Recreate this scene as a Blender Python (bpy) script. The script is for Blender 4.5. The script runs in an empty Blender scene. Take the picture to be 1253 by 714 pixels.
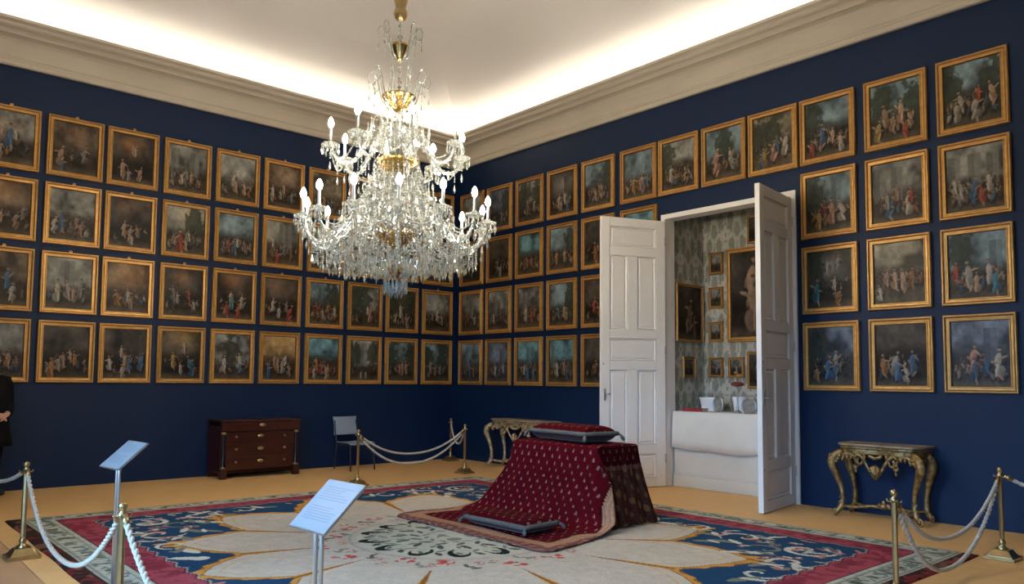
import bpy, math, random
import numpy as np
from mathutils import Vector, Matrix
rng = np.random.default_rng(7)
random.seed(7)
PI = math.pi
scene = bpy.context.scene
col = scene.collection

# ------------------------------------------------------------------ camera
# room corner at the origin: left wall is y=0, doorway wall is x=0, the room lies in x<0, y<0
F_PX, YAW, PITCH, ROLL = 948.57, 0.85092, 0.069044, 0.009605
CAM = Vector((-9.2355, -12.0175, 1.5))
_fw = Vector((math.cos(YAW)*math.cos(PITCH), math.sin(YAW)*math.cos(PITCH), math.sin(PITCH)))
_rt = Vector((math.sin(YAW), -math.cos(YAW), 0)); _up = _rt.cross(_fw)
_r2 = _rt*math.cos(ROLL)+_up*math.sin(ROLL); _u2 = _up*math.cos(ROLL)-_rt*math.sin(ROLL)
cam = bpy.data.objects.new('camera', bpy.data.cameras.new('camera')); col.objects.link(cam)
cam.matrix_world = Matrix((( _r2.x, _u2.x, -_fw.x, CAM.x), (_r2.y, _u2.y, -_fw.y, CAM.y), (_r2.z, _u2.z, -_fw.z, CAM.z), (0, 0, 0, 1)))
cam.data.sensor_width = 36; cam.data.lens = F_PX/1253*36
cam.data.shift_x = 6.66/1253; cam.data.shift_y = 42.83/1253
cam.data.clip_start = .05; cam.data.clip_end = 200
scene.camera = cam

# ------------------------------------------------------------------ world, light, exposure
SKY_STRENGTH = 40.0
LED_STRENGTH = 19.0
BULB_STRENGTH = 590.0
EXPOSURE = 0.0
world = bpy.data.worlds.new('sky'); scene.world = world; world.use_nodes = True
wn = world.node_tree; wn.nodes.clear()
wo = wn.nodes.new('ShaderNodeOutputWorld'); wb = wn.nodes.new('ShaderNodeBackground')
wtc = wn.nodes.new('ShaderNodeTexCoord'); wsp = wn.nodes.new('ShaderNodeSeparateXYZ'); wrp = wn.nodes.new('ShaderNodeValToRGB')
wn.links.new(wtc.outputs['Generated'], wsp.inputs[0]); wn.links.new(wsp.outputs['Z'], wrp.inputs[0]); wn.links.new(wrp.outputs[0], wb.inputs[0])
wrp.color_ramp.elements[0].position = .0; wrp.color_ramp.elements[0].color = (.035, .04, .035, 1)      # ground outside
wrp.color_ramp.elements[1].position = .04; wrp.color_ramp.elements[1].color = (.26, .52, .92, 1)      # clear sky
wb.inputs[1].default_value = SKY_STRENGTH
wn.links.new(wb.outputs[0], wo.inputs[0])
vs = scene.view_settings
vs.view_transform = 'Standard'; vs.look = 'None'; vs.gamma = 1; vs.exposure = EXPOSURE; vs.use_curve_mapping = False
cy = scene.cycles
cy.use_denoising = True
cy.max_bounces = 8; cy.diffuse_bounces = 5; cy.glossy_bounces = 4; cy.transmission_bounces = 6; cy.transparent_max_bounces = 20
cy.sample_clamp_indirect = 4; cy.caustics_reflective = False; cy.caustics_refractive = False
X0, Y0 = -9.9, -12.7          # far ends of the room
WINDOWS = [(-7.4, 1.5), (-10.8, 1.5)]   # centre y, width, in the wall x = X0
WZ0, WZ1 = .25, 3.9
for wy, ww in WINDOWS:        # sampling portals for the sky in the window openings
    pl = bpy.data.lights.new('window_portal', 'AREA'); pl.shape = 'RECTANGLE'; pl.size = WZ1-WZ0; pl.size_y = ww
    pl.cycles.is_portal = True
    po = bpy.data.objects.new('window_portal', pl); col.objects.link(po)
    po.location = (X0-.15, wy, (WZ0+WZ1)/2); po.rotation_euler = (0, -PI/2, 0)

# ------------------------------------------------------------------ helpers
def srgb(r, g, b):
    f = lambda c: (c/255/12.92) if c/255 <= .04045 else ((c/255+.055)/1.055)**2.4
    return (f(r), f(g), f(b))

class MB:
    def __init__(s): s.v = []; s.f = []; s.s = []; s.n = 0
    def add(s, V, F, smooth=False):
        V = np.asarray(V, float).reshape(-1, 3); s.v.append(V)
        for q in F: s.f.append(tuple(int(i)+s.n for i in q)); s.s.append(smooth)
        s.n += len(V); return s
    def box(s, c, d, rz=0, taper=1.0):
        x, y, z = d[0]/2, d[1]/2, d[2]/2
        V = np.array([(a*x*(taper if k > 0 else 1), b*y*(taper if k > 0 else 1), k*z) for k in (-1, 1) for a, b in ((-1, -1), (1, -1), (1, 1), (-1, 1))])
        if rz:
            ca, sa = math.cos(rz), math.sin(rz); V = np.stack([V[:, 0]*ca-V[:, 1]*sa, V[:, 0]*sa+V[:, 1]*ca, V[:, 2]], 1)
        return s.add(V+np.array(c), [(3, 2, 1, 0), (4, 5, 6, 7), (0, 1, 5, 4), (1, 2, 6, 5), (2, 3, 7, 6), (3, 0, 4, 7)])
    def span(s, a, b): 
        a = np.array(a, float); b = np.array(b, float); return s.box((a+b)/2, np.abs(b-a))
    def lathe(s, prof, seg=16, c=(0, 0, 0), sq=(1, 1), smooth=True, axis='z', wob=None):
        th = np.linspace(0, 2*PI, seg, endpoint=False); V = []
        for r, z in prof:
            rr = r*np.ones(seg) if wob is None else r*(1+wob[1]*np.cos(wob[0]*th))
            V.append(np.stack([rr*np.cos(th)*sq[0], rr*np.sin(th)*sq[1], z*np.ones(seg)], 1))
        V = np.concatenate(V)
        if axis == 'y': V = V[:, [0, 2, 1]]*np.array([1, -1, 1])
        if axis == 'x': V = V[:, [2, 0, 1]]
        F = [(i*seg+j, i*seg+(j+1) % seg, (i+1)*seg+(j+1) % seg, (i+1)*seg+j) for i in range(len(prof)-1) for j in range(seg)]
        if prof[0][0] > 1e-5: F.append(tuple(range(seg))[::-1])
        if prof[-1][0] > 1e-5: F.append(tuple((len(prof)-1)*seg+j for j in range(seg)))
        return s.add(V+np.array(c), F, smooth)
    def tube(s, pts, r, seg=8, closed=False, flat=1.0):
        P = np.asarray(pts, float); n = len(P); R = np.broadcast_to(np.asarray(r, float), (n,))
        T = np.gradient(P, axis=0) if not closed else np.roll(P, -1, 0)-np.roll(P, 1, 0)
        T /= np.linalg.norm(T, axis=1)[:, None]+1e-12
        u = np.cross(T[0], (0, 0, 1.)); 
        if np.linalg.norm(u) < 1e-3: u = np.cross(T[0], (1., 0, 0))
        th = np.linspace(0, 2*PI, seg, endpoint=False); V = []
        for i in range(n):
            u = u-T[i]*(u@T[i]); u /= np.linalg.norm(u)+1e-12; w = np.cross(T[i], u)
            V.append(P[i]+R[i]*(np.cos(th)[:, None]*u+np.sin(th)[:, None]*w*flat))
        m = n if closed else n-1
        F = [(i*seg+j, i*seg+(j+1) % seg, ((i+1) % n)*seg+(j+1) % seg, ((i+1) % n)*seg+j) for i in range(m) for j in range(seg)]
        if not closed: F += [tuple(range(seg))[::-1], tuple((n-1)*seg+j for j in range(seg))]
        return s.add(np.concatenate(V), F, True)
    def ball(s, c, r, sc=(1, 1, 1), seg=10, rings=6):
        a = np.linspace(-PI/2, PI/2, rings+1)
        prof = [(max(1e-6, r*math.cos(t)), r*math.sin(t)) for t in a]
        b = MB().lathe(prof, seg); V = b.v[0]*np.array(sc)+np.array(c)
        return s.add(V, [q for q in b.f], True)
    def gem(s, c, r, h=None, n=4):
        h = h or r; th = np.linspace(0, 2*PI, n, endpoint=False)
        V = [(c[0], c[1], c[2]+h)]+[(c[0]+r*math.cos(t), c[1]+r*math.sin(t), c[2]) for t in th]+[(c[0], c[1], c[2]-h)]
        F = [(0, 1+i, 1+(i+1) % n) for i in range(n)]+[(n+1, 1+(i+1) % n, 1+i) for i in range(n)]
        return s.add(V, F)
    def drop(s, c, L, r, n=5):   # hanging prism, top at c
        th = np.linspace(0, 2*PI, n, endpoint=False)
        V = [c]+[(c[0]+r*math.cos(t), c[1]+r*math.sin(t), c[2]-L*.65) for t in th]+[(c[0], c[1], c[2]-L)]
        return s.add(V, [(0, 1+i, 1+(i+1) % n) for i in range(n)]+[(n+1, 1+(i+1) % n, 1+i) for i in range(n)])
    def poly(s, pts, axis, a, b, smooth=False):  # extrude 2-D outline between a and b along axis
        n = len(pts); V = []
        for d in (a, b):
            for p, q in pts: V.append({'x': (d, p, q), 'y': (p, d, q), 'z': (p, q, d)}[axis])
        return s.add(V, [tuple(range(n))[::-1], tuple(range(n, 2*n))]+[(i, (i+1) % n, n+(i+1) % n, n+i) for i in range(n)], smooth)
    def mesh(s, name):
        me = bpy.data.meshes.new(name)
        if s.n:
            V = np.concatenate(s.v)
            me.from_pydata(V.tolist(), [], s.f)
            me.polygons.foreach_set('use_smooth', s.s); me.update()
        return me
    def build(s, name, mat, parent=None, off=(0, 0, 0), bevel=0):
        if any(off): s.v = [v-np.array(off) for v in s.v]
        o = bpy.data.objects.new(name, s.mesh(name)); col.objects.link(o)
        if mat: o.data.materials.append(mat)
        if parent: o.parent = parent
        if bevel:
            m = o.modifiers.new('bevel', 'BEVEL'); m.width = bevel; m.segments = 2; m.limit_method = 'ANGLE'
        return o

def grid_mesh(name, P, C, mat, parent=None, smooth=True):
    """P: (h,w,3) points, C: (h,w,3) linear colours -> object with a colour attribute"""
    h, w = P.shape[:2]
    me = bpy.data.meshes.new(name)
    idx = np.arange(h*w).reshape(h, w)
    Q = np.stack([idx[:-1, :-1], idx[:-1, 1:], idx[1:, 1:], idx[1:, :-1]], -1).reshape(-1, 4)
    me.vertices.add(h*w); me.vertices.foreach_set('co', P.reshape(-1).astype(np.float32))
    me.loops.add(Q.size); me.loops.foreach_set('vertex_index', Q.reshape(-1).astype(np.int32))
    me.polygons.add(len(Q)); me.polygons.foreach_set('loop_start', np.arange(0, Q.size, 4, dtype=np.int32))
    me.polygons.foreach_set('loop_total', np.full(len(Q), 4, dtype=np.int32))
    me.update(calc_edges=True)
    me.polygons.foreach_set('use_smooth', np.full(len(Q), smooth))
    at = me.color_attributes.new('Col', 'FLOAT_COLOR', 'POINT')
    at.data.foreach_set('color', np.concatenate([C.reshape(-1, 3), np.ones((h*w, 1))], 1).astype(np.float32).reshape(-1))
    me.validate(); me.update()
    o = bpy.data.objects.new(name, me); col.objects.link(o); me.materials.append(mat)
    if parent: o.parent = parent
    return o

def tag(o, label=None, cat=None, group=None, kind=None):
    if label: o['label'] = label
    if cat: o['category'] = cat
    if group: o['group'] = group
    if kind: o['kind'] = kind
    return o
def thing(name, label, cat, loc=(0, 0, 0), rz=0, group=None):
    o = bpy.data.objects.new(name, None); col.objects.link(o); o.location = loc; o.rotation_euler = (0, 0, rz)
    o.empty_display_size = .1
    return tag(o, label, cat, group)
def struct(name, mb, mat, label=None):
    return tag(mb.build(name, mat), label, None, None, 'structure')

# ------------------------------------------------------------------ materials
def mat(name, base=(.8, .8, .8), rough=.5, metal=0, spec=.5, attr=False, noise=None, bump=None, emit=None, sheen=0, rnd=0, coat=0):
    """noise=(scale, second colour, contrast) ; bump=(scale, strength)"""
    m = bpy.data.materials.new(name); m.use_nodes = True; nt = m.node_tree; N = nt.nodes; L = nt.links
    b = N['Principled BSDF']; b.inputs['Base Color'].default_value = (*base, 1)
    b.inputs['Roughness'].default_value = rough; b.inputs['Metallic'].default_value = metal
    b.inputs['Specular IOR Level'].default_value = spec
    if sheen: b.inputs['Sheen Weight'].default_value = sheen
    if coat: b.inputs['Coat Weight'].default_value = coat; b.inputs['Coat Roughness'].default_value = .12
    src = None
    tc = N.new('ShaderNodeTexCoord')
    if attr:
        a = N.new('ShaderNodeAttribute'); a.attribute_name = 'Col'; src = a.outputs['Color']
    if noise:
        n = N.new('ShaderNodeTexNoise'); n.inputs['Scale'].default_value = noise[0]; n.inputs['Detail'].default_value = 4
        L.new(tc.outputs['Object'], n.inputs['Vector'])
        r = N.new('ShaderNodeMapRange'); k = noise[2] if len(noise) > 2 else .2
        r.inputs['From Min'].default_value = .5-k; r.inputs['From Max'].default_value = .5+k; L.new(n.outputs['Fac'], r.inputs['Value'])
        mx = N.new('ShaderNodeMix'); mx.data_type = 'RGBA'; L.new(r.outputs[0], mx.inputs[0])
        if src: L.new(src, mx.inputs[6])
        else: mx.inputs[6].default_value = (*base, 1)
        mx.inputs[7].default_value = (*noise[1], 1); src = mx.outputs[2]
    if rnd:
        oi = N.new('ShaderNodeObjectInfo'); mr = N.new('ShaderNodeMapRange')
        mr.inputs['To Min'].default_value = 1-rnd; mr.inputs['To Max'].default_value = 1+rnd; L.new(oi.outputs['Random'], mr.inputs['Value'])
        hs = N.new('ShaderNodeHueSaturation'); L.new(mr.outputs[0], hs.inputs['Value'])
        if src: L.new(src, hs.inputs['Color'])
        else: hs.inputs['Color'].default_value = (*base, 1)
        src = hs.outputs['Color']
    if src: L.new(src, b.inputs['Base Color'])
    if bump:
        n2 = N.new('ShaderNodeTexNoise'); n2.inputs['Scale'].default_value = bump[0]; n2.inputs['Detail'].default_value = 3
        L.new(tc.outputs['Object'], n2.inputs['Vector'])
        bp = N.new('ShaderNodeBump'); bp.inputs['Strength'].default_value = bump[1]; bp.inputs['Distance'].default_value = .01
        L.new(n2.outputs['Fac'], bp.inputs['Height']); L.new(bp.outputs[0], b.inputs['Normal'])
    if emit:
        b.inputs['Emission Color'].default_value = (*emit[0], 1); b.inputs['Emission Strength'].default_value = emit[1]
    return m

M = {}
M['wall'] = mat('blue_wall_fabric', (.0016, .0135, .047), .55, noise=(1.2, (.0013, .0118, .043), .3), bump=(220, .12), spec=.24)
M['cream'] = mat('cornice_plaster', (.52, .46, .37), .7, noise=(3, (.49, .43, .345), .3), spec=.3)
M['ceil'] = mat('ceiling_plaster', (.88, .85, .81), .85, noise=(1.5, (.86, .83, .79), .3), spec=.2)
M['wallplain'] = mat('upper_plaster', (.66, .61, .55), .85, spec=.2)
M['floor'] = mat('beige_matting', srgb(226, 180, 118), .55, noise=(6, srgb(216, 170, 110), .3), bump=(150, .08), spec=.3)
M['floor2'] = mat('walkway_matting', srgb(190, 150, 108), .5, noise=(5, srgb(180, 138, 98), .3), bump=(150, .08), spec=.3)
M['white'] = mat('white_paint', (.80, .77, .73), .4, noise=(4, (.76, .73, .69), .3), spec=.45)
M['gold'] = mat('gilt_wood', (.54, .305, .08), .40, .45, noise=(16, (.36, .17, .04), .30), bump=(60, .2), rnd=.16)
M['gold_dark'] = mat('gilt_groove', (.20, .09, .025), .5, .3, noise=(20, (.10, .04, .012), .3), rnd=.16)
M['goldedge'] = mat('gilt_highlight', (.80, .55, .2), .35, .5, noise=(40, (.5, .28, .08), .2))
M['carve'] = mat('carved_gilding', (.40, .25, .085), .42, .5, noise=(22, (.09, .045, .016), .18), bump=(45, .5))
M['carve2'] = mat('worn_gilding', (.60, .46, .24), .4, .35, noise=(18, (.16, .09, .03), .18), bump=(45, .5))
M['canvas'] = mat('oil_canvas', rough=.42, attr=True, spec=.14)
M['carpet'] = mat('carpet_wool', rough=.95, attr=True, spec=.1, bump=(90, .5))
M['velvet'] = mat('red_velvet', rough=.9, attr=True, spec=.06)
M['velvet2'] = mat('dark_velvet', (.055, .006, .01), .85, noise=(7, (.03, .012, .008), .15), spec=.15, sheen=.2)
M['braid'] = mat('grey_blue_braid', (.13, .125, .112), .85, noise=(60, (.07, .067, .06), .2), bump=(120, .4))
M['brass'] = mat('polished_brass', (.52, .38, .18), .28, .9, noise=(14, (.36, .25, .11), .3))
M['gilt'] = mat('bright_gilt', (.56, .36, .10), .24, 1.0)
M['rope'] = mat('cream_rope', (.62, .53, .42), .85, noise=(160, (.45, .38, .29), .15), bump=(200, .6))
M['mahog'] = mat('mahogany', (.050, .0085, .004), .3, noise=(5, (.026, .0045, .0025), .25), spec=.4, coat=.15)
M['ebony'] = mat('ebonised_wood', (.008, .006, .006), .25, spec=.5)
M['steel'] = mat('brushed_steel', (.55, .54, .53), .3, .9)
M['sheet'] = mat('printed_sheet', rough=.2, attr=True, spec=.5)
M['plastic'] = mat('grey_plastic', (.21, .25, .30), .5)
M['black'] = mat('black_metal', (.012, .012, .013), .4)
M['coat'] = mat('black_cloth', (.004, .004, .0045), .9, noise=(20, (.006, .006, .0065), .2), spec=.15)
M['shoe'] = mat('black_leather', (.01, .01, .011), .35)
M['skin'] = mat('skin', (.50, .27, .19), .55)
M['hair'] = mat('dark_hair', (.02, .013, .009), .6)
M['altar'] = mat('altar_white', (.66, .64, .58), .6, noise=(3, (.60, .58, .53), .3))
M['linen'] = mat('white_linen', (.72, .69, .62), .85, noise=(5, (.66, .63, .56), .3), bump=(8, .2))
M['damask'] = mat('damask', rough=.6, attr=True, spec=.35)
M['china'] = mat('white_china', (.76, .77, .78), .25)
M['silver'] = mat('old_silver', (.42, .43, .42), .3, .9)
M['redleather'] = mat('red_leather', (.27, .016, .018), .5)
M['redflower'] = mat('dark_red_silk', (.16, .02, .012), .7)
M['card'] = mat('faded_card', (.26, .25, .22), .6, noise=(20, (.15, .14, .12), .2))
M['led'] = mat('led_strip', (.9, .9, .9), emit=((1.0, .91, .78), LED_STRENGTH))
M['bulb'] = mat('lit_bulb', (.9, .9, .9), emit=((1.0, .90, .74), BULB_STRENGTH))
M['candle'] = mat('milk_glass', (.75, .75, .71), .35)
def crystal(name, tint, a, g, d):
    m = bpy.data.materials.new(name); m.use_nodes = True; nt = m.node_tree; N = nt.nodes; L = nt.links; N.clear()
    o = N.new('ShaderNodeOutputMaterial'); t = N.new('ShaderNodeBsdfTransparent'); gl = N.new('ShaderNodeBsdfGlossy'); df = N.new('ShaderNodeBsdfDiffuse'); tl = N.new('ShaderNodeBsdfTranslucent')
    t.inputs[0].default_value = (*tint, 1); gl.inputs['Color'].default_value = (.95, .97, .95, 1); gl.inputs['Roughness'].default_value = .06
    df.inputs[0].default_value = (.55, .57, .54, 1); tl.inputs[0].default_value = (.5, .52, .49, 1)
    m0 = N.new('ShaderNodeMixShader'); m0.inputs[0].default_value = .5; L.new(df.outputs[0], m0.inputs[1]); L.new(tl.outputs[0], m0.inputs[2])
    m1 = N.new('ShaderNodeMixShader'); m1.inputs[0].default_value = g/(g+d); L.new(m0.outputs[0], m1.inputs[1]); L.new(gl.outputs[0], m1.inputs[2])
    m2 = N.new('ShaderNodeMixShader'); m2.inputs[0].default_value = a; L.new(m1.outputs[0], m2.inputs[1]); L.new(t.outputs[0], m2.inputs[2])
    L.new(m2.outputs[0], o.inputs[0]); return m
M['crystal'] = crystal('cut_crystal', (.96, .96, .92), .30, .55, .45)
M['crystal2'] = crystal('blue_cut_crystal', (.75, .84, .95), .45, .6, .4)
M['glass'] = crystal('window_glass', (.97, .98, .98), .92, 1, .001)

# ------------------------------------------------------------------ the room
def wall_boxes(mb, axis, pos, thick, a0, a1, z0, z1, holes):
    """wall in plane axis=pos..pos+thick spanning a0..a1 with rectangular holes (h0,h1,hz0,hz1)"""
    def put(b0, b1, c0, c1):
        if b1-b0 < 1e-4 or c1-c0 < 1e-4: return
        if axis == 'x': mb.span((pos, b0, c0), (pos+thick, b1, c1))
        else: mb.span((b0, pos, c0), (b1, pos+thick, c1))
    cur = a0
    for h0, h1, hz0, hz1 in sorted(holes):
        put(cur, h0, z0, z1); put(h0, h1, z0, hz0); put(h0, h1, hz1, z1); cur = h1
    put(cur, a1, z0, z1); return mb
DY0, DY1, DZ = -7.02, -5.04, 3.90      # door opening in wall x=0
struct('wall_left', wall_boxes(MB(), 'y', 0, .25, X0-.25, .25, 0, 5.7, []), M['wall'], 'dark blue wall hung with paintings behind the chest of drawers')
struct('wall_right', wall_boxes(MB(), 'x', 0, .2, Y0-.25, 0, 0, 5.7, [(DY0-.04, DY1+.04, -.01, DZ+.04)]), M['wall'], 'blue wall hung with paintings around the open doorway')
struct('wall_window_side', wall_boxes(MB(), 'x', X0-.25, .25, Y0-.25, 0, 0, 5.7, [(y-w/2, y+w/2, WZ0, WZ1) for y, w in WINDOWS]), M['wall'], 'blue wall with tall windows')
struct('wall_back', wall_boxes(MB(), 'y', Y0-.25, .25, X0, 0, 0, 5.7, []), M['wall'], 'blue wall behind the viewer')
WALK = -7.96
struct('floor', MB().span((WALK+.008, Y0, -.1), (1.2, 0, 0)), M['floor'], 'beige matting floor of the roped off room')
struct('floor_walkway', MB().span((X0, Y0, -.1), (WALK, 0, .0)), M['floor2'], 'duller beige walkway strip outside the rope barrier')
struct('floor_base', MB().span((X0-.3, Y0-.3, -.2), (1.3, .3, -.1)), M['ebony'])

def loop_sweep(prof, close_top=False):
    mb = MB(); V = []
    for d, z in prof:
        V += [(X0+d, Y0+d, z), (-d, Y0+d, z), (-d, -d, z), (X0+d, -d, z)]
    F = [(4*i+j, 4*i+(j+1) % 4, 4*i+4+(j+1) % 4, 4*i+4+j) for i in range(len(prof)-1) for j in range(4)]
    if close_top: F.append(tuple(4*(len(prof)-1)+j for j in range(4)))
    return mb.add(V, F)
corn = [(-.1, 5.64), (.05, 5.64), (.062, 5.66), (.066, 5.70), (.05, 5.715), (.035, 5.72), (.035, 5.745), (.05, 5.76), (.055, 5.80), (.065, 5.88), (.085, 5.95), (.115, 5.99), (.16, 6.01), (.20, 6.015), (.205, 6.045), (.23, 6.07), (.275, 6.085), (.295, 6.105), (.295, 6.135), (.32, 6.15), (.34, 6.16), (.34, 6.20), (.315, 6.20), (.275, 6.13), (.195, 6.085), (.19, 6.06), (-.1, 6.06)]
struct('trim_1', loop_sweep(corn), M['cream'], 'cream plaster cornice with stepped mouldings hiding the light strip')
ceilp = [(-.02, 6.05), (-.02, 6.28)]
for t in np.linspace(0, PI/2, 14): ceilp.append((-.02+.42*(1-math.cos(t)), 6.28+.20*math.sin(t)))
ceilp += [(.6, 6.535), (1.0, 6.63), (1.6, 6.76), (2.3, 6.88), (3.2, 6.96)]
struct('ceiling', loop_sweep(ceilp, True), M['ceil'], 'pale coved plaster ceiling washed by hidden light')
for i, (a, b, wall) in enumerate((((X0+.25, -.172, 6.062), (-.25, -.160, 6.170), 'above the chest wall'), ((-.172, Y0+.25, 6.062), (-.160, -.25, 6.170), 'above the doorway wall'), ((X0+.16, Y0+.25, 6.062), (X0+.172, -.25, 6.170), 'above the window wall'), ((X0+.25, Y0+.16, 6.062), (-.25, Y0+.172, 6.170), 'above the rear wall'))):
    tag(MB().span(a, b).build('light_strip', M['led']), 'white light strip lying in the cornice '+wall, 'light strip', 'cornice light strips')

# windows of the rear side wall
for i, (wy, ww) in enumerate(WINDOWS):
    fr = MB()
    for yy in (wy-ww/2+.04, wy, wy+ww/2-.04): fr.span((X0-.16, yy-.04, WZ0), (X0-.08, yy+.04, WZ1))
    for zz in (WZ0+.04, 1.15, 2.05, 2.95, WZ1-.04): fr.span((X0-.155, wy-ww/2, zz-.03), (X0-.085, wy+ww/2, zz+.03))
    w = struct('window_%d' % (i+1), fr, M['white'], 'tall white casement window behind the rope walkway')
    MB().span((X0-.123, wy-ww/2, WZ0), (X0-.118, wy+ww/2, WZ1)).build('pane', M['glass'], w)
# ------------------------------------------------------------------ doorway
cas = MB()
cas.span((-.03, DY1, 0), (.2, DY1+.07, DZ+.07)); cas.span((-.03, DY0-.07, 0), (.2, DY0, DZ+.07)); cas.span((-.03, DY0, DZ), (.2, DY1, DZ+.07))
struct('trim_2', cas, M['white'], 'white painted casing around the open doorway')
LW, LH, LT = 1.03, 3.86, .062
def door_leaf(name, hinge, ang, label, flip):
    """leaf in local x (0..LW along the leaf), thickness in y, hinge at origin"""
    t = thing(name, label, 'door', hinge, ang); tag(t, kind='structure')
    fr = MB()
    xs0, xs1 = .15, LW-.13
    xm0, xm1 = .455, .61
    rails = [(0, .14), (.48, .61), (1.67, 1.80), (2.12, 2.25), (3.31, 3.44), (3.73, LH)]
    fr.span((0, -LT/2, .01), (xs0, LT/2, LH)); fr.span((xs1, -LT/2, .01), (LW, LT/2, LH))
    for a, b in rails: fr.span((xs0, -LT/2, max(a, .01)), (xs1, LT/2, b))
    for a, b in ((.61, 1.67), (2.25, 3.31)): fr.span((xm0, -LT/2, a), (xm1, LT/2, b))
    fr.build('door_frame', M['white'], t, bevel=.004)
    panels = [(xs0, xs1, .14, .48), (xs0, xs1, 1.80, 2.12), (xs0, xs1, 3.44, 3.73)]
    for a, b in ((.61, 1.67), (2.25, 3.31)): panels += [(xs0, xm0, a, b), (xm1, xs1, a, b)]
    for a, b, c, d in panels:
        pm = MB()
        for sgn in (-1, 1):   # raised field with sloped border and moulding
            y0, y1, y2 = sgn*.006, sgn*.010, sgn*.018; e1, e2 = .028, .05
            R = [(0, y0), (.012, sgn*.021), (e1, y0), (e2, y2)]
            V = []; 
            for e, y in R: V += [(a+e, y, c+e), (b-e, y, c+e), (b-e, y, d-e), (a+e, y, d-e)]
            F = [(4*i+j, 4*i+(j+1) % 4, 4*i+4+(j+1) % 4, 4*i+4+j) for i in range(3) for j in range(4)]+[(12, 13, 14, 15)]
            if sgn > 0: F = [q[::-1] for q in F]
            pm.add(V, F)
        pm.build('panel', M['white'], t)
    for zz in (.35, 1.9, 3.5): MB().lathe([(.012, 0), (.012, .12)], 8, (.0, flip*.03, zz)).build('hinge', M['steel'], t)
    hd = MB()
    for sg in (-1, 1):
        hd.box((LW-.055, sg*.03, 1.32), (.035, .012, .16)); hd.tube([(LW-.055, sg*.035, 1.33), (LW-.055, sg*.07, 1.33), (LW-.12, sg*.075, 1.33)], .009, 8)
    hd.build('handle', M['steel'], t)
    for zz in (1.75, .5): MB().ball((LW-.03, flip*.032, zz), .012).build('bolt', M['brass'], t)
    return t
aL = math.atan2(-4.69+5.06, -.93); aR = math.atan2(-7.16+7.0, -1.09)
door_leaf('door_1', (-.05, -5.035, 0), aL, 'white panelled door leaf folded back against the paintings', 1)
door_leaf('door_2', (-.05, -7.02, 0), aR, 'white panelled door leaf standing open edge on beside the altar niche', 1)

# ------------------------------------------------------------------ oratory niche behind the doorway
NB = 1.0; NZ = 4.12; NY0, NY1 = -7.25, -5.0
def vnoise(h, w, fy, fx, r):
    g = r.random((fy+2, fx+2)); y = np.linspace(0, fy, h); x = np.linspace(0, fx, w)
    yi = y.astype(int); xi = x.astype(int); ty = y-yi; tx = x-xi; ty = ty*ty*(3-2*ty); tx = tx*tx*(3-2*tx)
    a = g[np.ix_(yi, xi)]; b = g[np.ix_(yi, xi+1)]; c = g[np.ix_(yi+1, xi)]; d = g[np.ix_(yi+1, xi+1)]
    return (a*(1-tx)+b*tx)*(1-ty[:, None])+(c*(1-tx)+d*tx)*ty[:, None]
def fbm(h, w, f, r): return .5*vnoise(h, w, f, f, r)+.3*vnoise(h, w, 2*f, 2*f, r)+.2*vnoise(h, w, 4*f, 4*f, r)
def lerp(a, b, t): return a+(b-a)*t
def damask_col(U, V):
    """silk damask: mirrored scrolling palmettes, U across, V up, in metres"""
    px_, pz = .40, .78
    row = np.floor(V/pz*2); u = (U/px_+.5*(row % 2)) % 1; u = np.abs(u-.5)*2        # 0 at motif axis
    v = (V/pz*2) % 1
    c = np.zeros(U.shape)
    c = np.maximum(c, ((u/.30)**2+((v-.62)/.24)**2 < 1)*1.0)         # palmette body
    c = np.maximum(c, ((u/.14)**2+((v-.90)/.14)**2 < 1)*1.0)
    c = np.maximum(c, (((u-.34)/.16)**2+((v-.52)/.10)**2 < 1)*.9)
    c = np.maximum(c, (((u-.30)/.15)**2+((v-.74)/.09)**2 < 1)*.9)
    c = np.maximum(c, ((u/.20)**2+((v-.20)/.16)**2 < 1)*.8)
    arc = np.abs(np.hypot(u-.55, (v-.25)*.9)-.34); c = np.maximum(c, (arc < .07)*.85)
    arc = np.abs(np.hypot(u-.95, (v-.75)*.9)-.30); c = np.maximum(c, (arc < .06)*.75)
    c = c*(1-.75*((u/.11)**2+((v-.62)/.10)**2 < 1))
    g = (np.sin(U*17+3*np.sin(V*9))*np.sin(V*13+U*5) > .62)*1.0
    bg = np.array([.235, .23, .185]); fg = np.array([.47, .44, .38]); gr = np.array([.15, .21, .165])
    C = bg+(fg-bg)*c[..., None]
    C = C*(1-g[..., None]*(1-c[..., None])*.8)+gr*(g*(1-c)*.8)[..., None]
    return C*(.9+.2*rng.random(U.shape))[..., None]
def damask_panel(name, o, du, dv, L1, L2, label):
    n1, n2 = max(2, int(L1/.017)), max(2, int(L2/.017)); a = np.linspace(0, L1, n1); b = np.linspace(0, L2, n2)
    A, B = np.meshgrid(a, b); P = np.array(o)+A[..., None]*np.array(du)+B[..., None]*np.array(dv)
    q = grid_mesh(name, P, damask_col(A, B), M['damask'], smooth=False)
    tag(q, label, None, None, 'structure'); return q
damask_panel('wall_niche_left', (.2, NY1, 0), (1, 0, 0), (0, 0, 1), NB-.2, NZ, 'green silk damask side wall of the altar niche')
damask_panel('wall_niche_back', (NB, NY1, 0), (0, -1, 0), (0, 0, 1), NY1-NY0, NZ, 'green silk damask back wall of the altar niche')
damask_panel('wall_niche_right', (.2, NY0, 0), (1, 0, 0), (0, 0, 1), NB-.2, NZ, 'green silk damask far side wall of the altar niche')
damask_panel('ceiling_niche', (.2, NY1, NZ), (1, 0, 0), (0, -1, 0), NB-.2, NY1-NY0, 'damask covered ceiling of the altar niche')
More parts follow.
